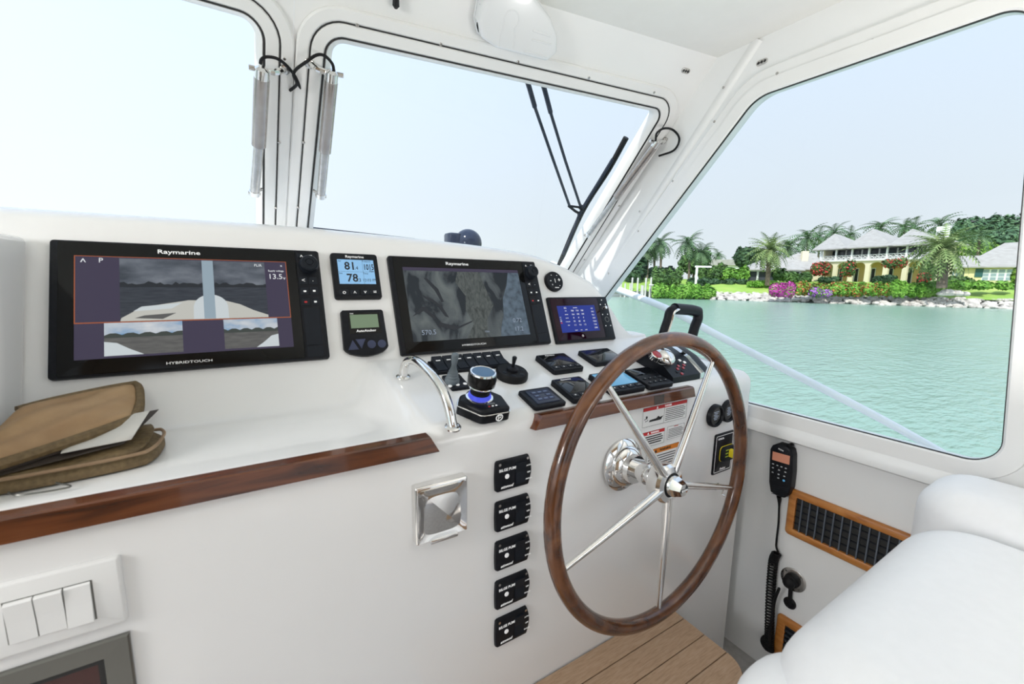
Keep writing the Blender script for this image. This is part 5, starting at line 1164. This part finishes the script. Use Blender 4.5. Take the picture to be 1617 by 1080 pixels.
# ------------------------------------------------------------------ main house: arcade below, balcony above
HL, HRt = ud(53.4, 73.6), ud(57.8, 60.0); HL[2] = HRt[2] = 0
HF = Fr(HL+V(0, 0, .3), HRt-HL, Z_)
if HF.ez@HL > 0: HF = Fr(HL+V(0, 0, .3), HRt-HL, Z_, -HF.ez)
M['cream'] = noise_col(mat('cream_render', (.78, .70, .50), .8), [(.76, .68, .48), (.80, .72, .52)], (.8, .8, .8)); M['ochre'] = mat('ochre_render', (.80, .56, .26), .8)
M['hwhite'] = mat('house_white_paint', (.85, .85, .84), .6); M['roof'] = noise_col(mat('pale_roof_tiles', (.66, .63, .59), .8), [(.30, .285, .265), (.36, .345, .33), (.40, .385, .37)], (1.5, 1.5, 6))
M['hglass'] = mat('dark_house_glass', (.02, .028, .04), .15); M['shut'] = mat('green_shutter', (.02, .10, .10), .6); M['scrn'] = mat('dark_screen', (.05, .055, .07), .5)
M['yellow_w'] = mat('pale_yellow_render', (.72, .64, .36), .8)
house = thing('main_house', 'two storey cream house with arcade, balcony and pale tiled hip roofs', 'house', HF)
hu = lambda p, w=0: HF.uv(*p, w)
WL_ = hu((1293, 440))[0]; WR_ = hu((1458, 446))[0]; zE = hu(z7(1000, 222))[1]; zFl = (hu((1293, 411))[1]+hu((1462, 407))[1])/2; zBt = -.9
LEN = WR_-WL_; na = 6; bay = LEN/na; hA = zFl-.25
for i in range(na):
    c0 = WL_+bay*(i+.5); r = bay*.37; sp_ = hA-r*.72-.22; N = 10
    mb = MB(); arc = [(c0+r*math.cos(a), sp_+r*.72*math.sin(a)) for a in np.linspace(math.pi, 0, N)]
    x0, x1 = c0-bay/2, c0+bay/2
    for w0, w1 in ((-.35, 0),):
        outer = [(x0, zBt), (c0-r, zBt)]+arc+[(c0+r, zBt), (x1, zBt), (x1, hA), (x0, hA)]
        mb.plate(outer, [], w0, w1)
    mb.build('arcade_arch', M['cream'], house, smooth=False)
MB().box(WL_-.2, hA, -3.2, WR_+.2, zFl, .25).build('balcony_floor', M['hwhite'], house)
MB().box(WL_, zBt, -3.3, WR_, hA, -3.0).build('arcade_back_wall', M['ochre'], house)
for i in range(na):
    c0 = WL_+bay*(i+.5)
    fr_ = MB().box(c0-bay*.26, zBt, -3.0, c0+bay*.26, hA-1.0, -2.93).build('door_frame', M['hwhite'], house)
    for s_ in (-1, 1): MB().box(c0+s_*bay*.13-bay*.09, zBt+.3, -2.95, c0+s_*bay*.13+bay*.09, hA-1.15, -2.90).build('door_pane', M['hglass'], fr_)
MB().box(WL_, zFl, -3.3, WR_, zE, -2.2).build('upper_wall', M['hwhite'], house)
for i in range(na):
    c0 = WL_+bay*(i+.5); wf = MB().box(c0-bay*.44, zFl+.15, -2.2, c0+bay*.44, zE-.10, -2.12).build('window', M['scrn'], house)
    for s_ in (-.2, .2): MB().box(c0+bay*s_-.16*bay, zFl+.4, -2.13, c0+bay*s_+.16*bay, zE-.3, -2.08).build('pane', M['hglass'], wf)
for i in range(na+1):
    u = WL_+bay*i; MB().box(u-.11, zFl, -.05, u+.11, zE, .17).build('balcony_post', M['hwhite'], house)
rh = (zE-zFl)*.36
for i in range(na):
    a, b = WL_+bay*i+.11, WL_+bay*(i+1)-.11; mb = MB()
    for v in (.10, rh*.5, rh): mb.box(a, zFl+v-.04, .02, b, zFl+v+.04, .10)
    for k_ in range(3):
        c0 = a+(b-a)*(k_+.0)/3; c1 = a+(b-a)*(k_+1)/3
        mb.tube([(c0, zFl+.1, .06), (c1, zFl+rh, .06)], .03, 4); mb.tube([(c0, zFl+rh, .06), (c1, zFl+.1, .06)], .03, 4)
    mb.build('balcony_railing', M['hwhite'], house, smooth=False)['kind'] = 'stuff'
def hip(par, fr, u0, u1, w0, w1, ze_, apex, m=None, th=.18):
    # rectangular hip roof: eaves corners in the frame, apex = list of one or two ridge points
    A_ = [(u0, ze_, w1), (u1, ze_, w1), (u1, ze_, w0), (u0, ze_, w0)]; lo = [(a, b-th, c) for a, b, c in A_]
    mb = MB(); n = len(apex); mb.add(A_+list(apex)+lo, [])
    if n == 1: f = [(0, 1, 4), (1, 2, 4), (2, 3, 4), (3, 0, 4)]
    else: f = [(0, 1, 5, 4), (1, 2, 5), (2, 3, 4, 5), (3, 0, 4)]
    o_ = 4+n; f += [(o_, o_+1, 1, 0), (o_+1, o_+2, 2, 1), (o_+2, o_+3, 3, 2), (o_+3, o_, 0, 3), (o_+3, o_+2, o_+1, o_)]
    mb.f = f; return mb.build('roof', m or M['roof'], par, smooth=False)
# facade roofs: three hips side by side, apexes as in the photograph
ap = [hu(z7(890, 170), -3.5), hu(z7(1047, 152), -4.0), hu(z7(1200, 152), -4.0)]
cuts = [WL_-.9, hu(z7(935, 222))[0], hu(z7(1112, 210))[0], WR_+.9]
for i in range(3): hip(house, HF, cuts[i]-.3, cuts[i+1]+.3, -6.3, .8, zE, [(ap[i][0], max(ap[i][1], zE+1.5), -3.0), (ap[i][0], max(ap[i][1], zE+1.5)-.1, -4.0)])
MB().box(WR_-.3, zBt, -6, WR_, zE-.1, -.35).build('end_wall', M['cream'], house)
MB().box(WL_, zBt, -6, WL_+.3, zE-.1, -.35).build('end_wall', M['cream'], house)
c = hu((1489, 361), -5.0); MB().box(c[0]-.55, zE-1, -5.6, c[0]+.55, c[1]+.3, -4.6).build('chimney', M['hwhite'], house)
# pavilion
def facing(px, py, d, turn=0.):
    p = at(px, py, d); r = nrm(V(p[0], p[1], 0)); ex = V(r[1], -r[0], 0); c, s_ = math.cos(turn), math.sin(turn); ex = ex*c+V(-ex[1], ex[0], 0)*s_
    return Fr(p, ex, Z_)
PF = facing(1225, 444, 70, .25); pav = thing('garden_pavilion', 'low pavilion with pale pyramid roof and dark screened sides beside the date palm', 'pavilion', PF)
pu = lambda p, w=0: PF.uv(*p, w)
a, b = pu((1178, 427)), pu((1268, 424)); e0 = (a[1]+b[1])/2; apx = pu(z7(650, 250), -3.5)
hip(pav, PF, a[0]-.2, b[0]+.2, -7.5, .6, e0, [(apx[0], apx[1], -3.4)])
np_ = 6; MB().box(a[0]+.3, -.9, -6.5, b[0]-.3, e0-.15, -.3).build('screen_wall', M['scrn'], pav)
for i in range(np_): u = a[0]+.3+(b[0]-a[0]-.6)*i/(np_-1); MB().box(u-.13, -.9, -.3, u+.13, e0-.1, 0).build('post', M['hwhite'], pav)
MB().box(a[0]+.2, e0-.35, -.35, b[0]-.2, e0-.10, .05).build('fascia', M['hwhite'], pav)
apx2 = pu((1258, 400), -6); hip(pav, PF, b[0]-4.5, b[0]+4.0, -10.5, -2.0, e0+.2, [(apx2[0], apx2[1], -5.5), (apx2[0]+2.5, apx2[1], -5.5)])
MB().box(b[0]-.5, -.9, -9.5, b[0]+3.6, e0+.1, -2.6).build('rear_wall', M['cream'], pav)
c = pu(z7(767, 240), -4); MB().box(c[0]-.45, e0-.2, -4.6, c[0]+.45, c[1]+.1, -3.7).build('chimney', M['cream'], pav)
# far white building behind the shrubs
FB = facing(1155, 428, 95); t = thing('far_building', 'low white flat roofed building behind the shrubs', 'building', FB); a, b = FB.uv(1106, 422), FB.uv(1160, 412)
MB().box(a[0], -4, -6, b[0]+1.5, FB.uv(1130, 419)[1], 0).build('wall', M['hwhite'], t); MB().box(a[0]-.5, FB.uv(1130, 419)[1], -6.5, b[0]+2, FB.uv(1130, 410)[1], .5).build('roof', M['roof'], t)
# low wing at the right of the house
WFm = facing(1555, 443, 67, -.10); wing = thing('low_wing', 'low yellow wing with hip roof, long white window and green shutters', 'house', WFm); wu = lambda p, w=0: WFm.uv(*p, w)
e0 = wu((1560, 421))[1]; a, b = wu(z8(985, 560)), wu((1660, 421)); 
MB().box(a[0], -1.2, -8, b[0], e0-.1, 0).build('wall', M['yellow_w'], wing)
ax1 = wu(z8(1410, 300), -4); hip(wing, WFm, wu(z8(920, 560))[0], b[0]+.8, -8.5, .7, e0, [(ax1[0], ax1[1], -3.6), (b[0]-3, ax1[1]+.1, -3.6)])
a2 = wu(z8(1175, 580)); b2 = wu(z8(1492, 705)); wf = MB().box(a2[0], b2[1], 0, b2[0], a2[1], .06).build('window', M['hwhite'], wing)
M['hglass2'] = mat('pale_house_glass', (.30, .38, .42), .2)
for i in range(4):
    for j in range(3):
        wd_ = (b2[0]-a2[0])/4; hh = (a2[1]-b2[1])/3
        MB().box(a2[0]+wd_*i+.1, b2[1]+hh*j+.05, .05, a2[0]+wd_*(i+1)-.1, b2[1]+hh*(j+1)-.05, .08).build('pane', M['hglass2'], wf)
for x0, x1 in ((1098, 1168), (1497, 1560)):
    s0, s1 = wu(z8(x0, 575)), wu(z8(x1, 665)); MB().box(s0[0], s1[1], 0, s1[0], s0[1], .1).build('shutter', M['shut'], wing)
l0, l1 = wu(z8(760, 600), -1.5), wu(z8(980, 700), -1.5); el = wu(z8(870, 570), -1.5)[1]
MB().box(l0[0]-1, -1.2, -8, a[0]+.1, el-.1, -1.5).build('wall', M['cream'], wing)
rt_ = wu(z8(830, 440), -4)[1]
mb = MB().loops([[(l0[0]-.8, el, -.9), (l0[0]-.8, el-.15, -.9), (l0[0]-.8, el-.1, -8), (l0[0]-.8, rt_, -4)], [(a[0]+1.5, el, -.9), (a[0]+1.5, el-.15, -.9), (a[0]+1.5, el-.1, -8), (a[0]+1.5, rt_, -4)]]); mb.build('roof', M['roof'], wing, smooth=False)
for i in range(4): u = l0[0]+(l1[0]-l0[0])*(i+.5)/4; w_ = (l1[0]-l0[0])/8; MB().box(u-w_*.8, el-1.7, -1.5, u+w_*.8, el-.25, -1.44).build('window', M['hglass2'], wing)

# ------------------------------------------------------------------ palms, trees, hedges, flowers
palm('date_palm', 'broad date palm with thick trunk in front of the garden pavilion', *z7(628, 238), *z7(620, 358), 64, 3.8, 64, .42, boot=True, lo=-40, hi=80, wid=.62)
palm('date_palm', 'large date palm with thick ringed trunk before the chimney of the house', *z8(735, 375), 1488, 448, 52, 4.4, 72, .40, boot=False, lo=-40, hi=80, wid=.6)
cocos = [((204, 208), (206, 300), 74, 3.2, 18, 'tallest slender coconut palm at the far left of the shore'), ((150, 235), (155, 300), 76, 3.2, 16, 'coconut palm leaning beside the tallest one, next to the window post'), ((175, 225), (182, 300), 78, 3.0, 14, 'coconut palm standing between the two palms nearest the window post'),
         ((312, 210), (318, 300), 74, 3.6, 18, 'full coconut palm behind the glare streak'), ((365, 245), (365, 310), 73, 3.0, 16, 'shorter palm right of the full coconut palm'), ((428, 255), (430, 290), 110, 2.6, 12, 'tiny far palm above the white flat roof'),
         ((700, 225), (700, 300), 80, 3.6, 18, 'palm just behind the broad date palm'), ((775, 190), (770, 300), 86, 4.6, 18, 'tall palm between the pavilion and the main house'), ((820, 185), (815, 300), 92, 3.4, 14, 'palm close to the left gable of the main house'),
         ((880, 165), (880, 250), 96, 4.0, 16, 'palm crown behind the leftmost roof of the main house'), ((940, 178), (940, 250), 98, 3.4, 14, 'palm crown between the first two roofs'), ((1055, 150), (1055, 250), 92, 4.4, 18, 'palm crown behind the middle roof peak'),
         ((1150, 150), (1150, 250), 94, 4.0, 16, 'palm crown behind the third roof peak'), ((1190, 148), (1190, 250), 99, 3.6, 14, 'palm crown just left of the white chimney'), ((1290, 140), (1290, 250), 84, 4.4, 18, 'palm crown behind the white chimney'), ((1440, 180), (1440, 250), 78, 4.0, 16, 'palm at the foot of the wooded hill')]
for a, b, d, L_, n, lab in cocos: palm('coconut_palm', lab, *z7(*a), *z7(*b), d, L_, int(n*1.5), .16, 'palmd', 'palms along the shore', lo=-45, hi=75, droop=1.15, wid=.8)
bsh = [('shade_tree', 'dark tree mass next to the window post at the far left', 'tree', 55, 145, 255, 375, 72, 'dark', 1500, .38, 4), ('shade_tree', 'dark rounded tree behind the coconut palms', 'tree', 120, 260, 300, 370, 80, 'dark', 1500, .4, 5),
       ('shade_tree', 'dense round green tree left of the date palm', 'tree', 488, 605, 222, 310, 84, 'dark', 2600, .42, 6), ('shade_tree', 'bushy tree under the full coconut palm', 'tree', 270, 395, 235, 330, 82, 'mid', 1500, .4, 5),
       ('garden_shrub', 'loose green shrubs in front of the coconut palms', 'shrub', 165, 290, 300, 372, 68, 'mid', 1500, .3, 6), ('garden_shrub', 'tall green shrub row before the white flat roof', 'shrub', 345, 470, 285, 362, 72, 'mid', 2000, .3, 6), ('garden_shrub', 'bright green shrubs beside the pavilion', 'shrub', 440, 545, 295, 362, 71, 'mang', 1500, .28, 5),
       ('hedge', 'long dark hedge beyond the small lawn', 'hedge', 300, 540, 345, 376, 69, 'dark', 1600, .28, 9), ('waterside_bush', 'wide bright green bush at the water by the dock', 'bush', 165, 330, 362, 426, 62.5, 'mang', 3600, .22, 7), ('waterside_bush', 'lower bright green bush at the end of the rocks', 'bush', 280, 420, 366, 424, 62, 'mang', 3000, .22, 6),
       ('hedge', 'low green hedge before the pavilion', 'hedge', 540, 660, 352, 378, 65, 'mang', 1400, .22, 7), ('garden_shrub', 'green shrub between pavilion and arcade', 'shrub', 695, 790, 318, 368, 68, 'mid', 1400, .28, 4), ('garden_shrub', 'small shrub with weeping twigs beside the pavilion posts', 'shrub', 640, 690, 298, 355, 67, 'mid', 500, .28, 3),
       ('hedge', 'clipped green shrubs before the middle arches', 'hedge', 1030, 1115, 330, 366, 60, 'dark', 900, .25, 4), ('hedge', 'low dark hedge before the first arches', 'hedge', 820, 900, 338, 362, 66, 'dark', 700, .25, 4),
       ('flower_bank', 'long lime green hedge bank between boulders and house', 'hedge', 1085, 1300, 352, 418, 54, 'mang', 4600, .2, 9), ('hedge', 'lime green hedge in front of the low yellow wing', 'hedge', 1270, 1600, 355, 386, 54, 'mang', 2600, .22, 12), ('garden_shrub', 'round bush below the window of the low wing', 'shrub', 1320, 1420, 335, 372, 57, 'mid', 900, .25, 4), ('garden_shrub', 'lime shrub by the right shutter of the low wing', 'shrub', 1570, 1612, 290, 370, 56, 'lime', 700, .25, 2),
       ('climbing_plant', 'green climber on the last pier of the arcade', 'climber', 1222, 1262, 275, 350, 59, 'mid', 600, .25, 3)]
for nm_, lab, cat, x0, x1, yt, yb_, d, m, n, lf, lm in bsh:
    p0, p1 = z7(x0, yt), z7(x1, yb_); bush(nm_, lab, cat, p0[0], p1[0], p0[1], p1[1], d, m, n, lf, None, lm, trunk=('tree' in nm_), round_=('tree' in nm_))
for nm_, lab, x0, x1, yt, yb_, d, fl, n, lm, dens in (('bougainvillea', 'vivid magenta bougainvillea above the rocks', 628, 722, 354, 416, 57, 'mag', 2200, 4, 1.6), ('bougainvillea', 'orange red bougainvillea bank before the first arches', 715, 860, 355, 410, 57, 'rust', 2600, 6, .7), ('bougainvillea', 'purple bougainvillea low on the bank', 785, 862, 382, 416, 55.5, 'pur', 1100, 3, 1.2),
                                             ('bougainvillea', 'green and orange flowering bank before the middle arches', 855, 1000, 360, 415, 56, 'rust', 2600, 6, .35), ('bougainvillea', 'rust tinged flowering shrub next to the lime hedge', 985, 1100, 360, 412, 55, 'rust', 2200, 5, .3),
                                             ('red_climber', 'red flowering climber at the left end of the arcade', 790, 860, 272, 335, 68, 'red', 800, 3, .7), ('red_climber', 'red flowers trained between the second and third arches', 900, 955, 272, 340, 66, 'red', 420, 3, .4), ('red_climber', 'dark red flowers over the fifth arch', 1070, 1155, 264, 305, 61, 'red', 420, 4, .6), ('red_climber', 'coral red flowers by the last arch', 1205, 1240, 320, 372, 58, 'red', 300, 2, .8)):
    p0, p1 = z7(x0, yt), z7(x1, yb_); bush(nm_, lab, 'flowers', p0[0], p1[0], p0[1], p1[1], d, 'mang' if nm_[0] == 'b' else 'mid', n, .2, None, lm, flowers=(fl, dens))
for lab, x0, x1, yt, yb_, d, m, n in (('large green tree crown nearest the roof on the wooded hill', 1335, 1450, 105, 240, 105, 'hill', 2600), ('tree crown in the middle of the wooded hill', 1430, 1540, 98, 250, 110, 'hill', 2800), ('tallest tree crown of the wooded hill by the window edge', 1520, 1680, 86, 250, 108, 'hill', 3400), ('tree at the foot of the wooded hill behind the low wing', 1460, 1640, 150, 260, 98, 'hill', 3000), ('lime green tree above the low roof', 1345, 1500, 205, 262, 88, 'lime', 2200)):
    p0, p1 = z7(x0, yt), z7(x1, yb_); bush('hill_tree', lab, 'tree', p0[0], p1[0], p0[1], p1[1], d, m, n, .5, 'trees on the wooded hill', 6, trunk=True, round_=True)
# dock
M['pile'] = noise_col(mat('pale_dock_timber', (.62, .60, .57), .8), [(.5, .48, .45), (.70, .68, .65)], (3, 3, 1))
pil = [(118, 735, 800), (155, 735, 815), (200, 735, 830), (218, 682, 800), (268, 685, 805), (305, 752, 825), (318, 755, 825), (340, 685, 830), (392, 680, 755), (380, 745, 835), (452, 755, 862)]
PL = ['low pale dock piling nearest the window post', 'second dock piling from the window post, short and pale', 'third dock piling from the window post', 'fourth dock piling from the window post, thin and tall', 'fifth dock piling from the window post, tall', 'sixth dock piling, the left of a close short pair', 'seventh dock piling, the right of a close short pair', 'eighth dock piling, tall and leaning a little', 'tall dock piling just behind the white gantry', 'dock piling under the port end of the white gantry bar', 'dock piling under the bush end of the white gantry bar']
for i, (x, y0, y1) in enumerate(pil):
    p0, p1 = zB(x, y0), zB(x, y1); d = 66-.25*i; a = at(*p0, d); b = at(*p1, d)
    o = MB().tube([(0, 0, SEA-b[2]-.5), (0, 0, a[2]-b[2])], .13, 8).build('dock_piling', M['pile']); o.location = b; tag(o, PL[i], 'piling', 'dock pilings')
a, b = at(*zB(20, 815), 68), at(*zB(330, 800), 66); t = thing('boat_dock', 'pale timber dock among the pilings at the far left of the shore', 'dock', Fr((a+b)/2, b-a, V(-(b-a)[1], (b-a)[0], 0)))
ln = np.linalg.norm(b-a); 
for i in range(14): MB().box(-ln/2+ln*i/14, -1.2, -.12, -ln/2+ln*(i+.94)/14, 1.2, 0).build('plank', M['pile'], t)
MB().box(-ln/2, -1.2, -.35, ln/2, -1.05, -.12).build('beam', M['pile'], t)
a, b = at(*zB(380, 750), 63), at(*zB(452, 755), 62.6); t = thing('dock_gantry', 'white gantry bar across the two nearest dock pilings', 'frame', Fr(a, b-a, Z_)); MB().tube([(-.1, 0, 0), (np.linalg.norm(b-a)+.1, 0, 0)], .12, 8).build('bar', M['pile'], t)
a = at(*zB(800, 590), 66); b = at(*zB(800, 735), 66); t = thing('arbour_post', 'white garden post with short beam behind the waterside bush', 'post', Fr(b, HR, HD)); MB().box(-.13, -.13, -1, .13, .13, a[2]-b[2]).build('post', M['hwhite'], t); MB().box(-.3, -.1, a[2]-b[2], 2.2, .1, a[2]-b[2]+.25).build('beam', M['hwhite'], t)

# ------------------------------------------------------------------ lettering becomes plain mesh
dg = bpy.context.evaluated_depsgraph_get()
for o in [o for o in bpy.data.objects if o.type == 'FONT']:
    me = bpy.data.meshes.new_from_object(o.evaluated_get(dg)); n = bpy.data.objects.new('writing', me); COL.objects.link(n)
    n.parent = o.parent; n.location = o.location; n.rotation_euler = o.rotation_euler; n.scale = o.scale; bpy.data.objects.remove(o); n.name = 'lettering'
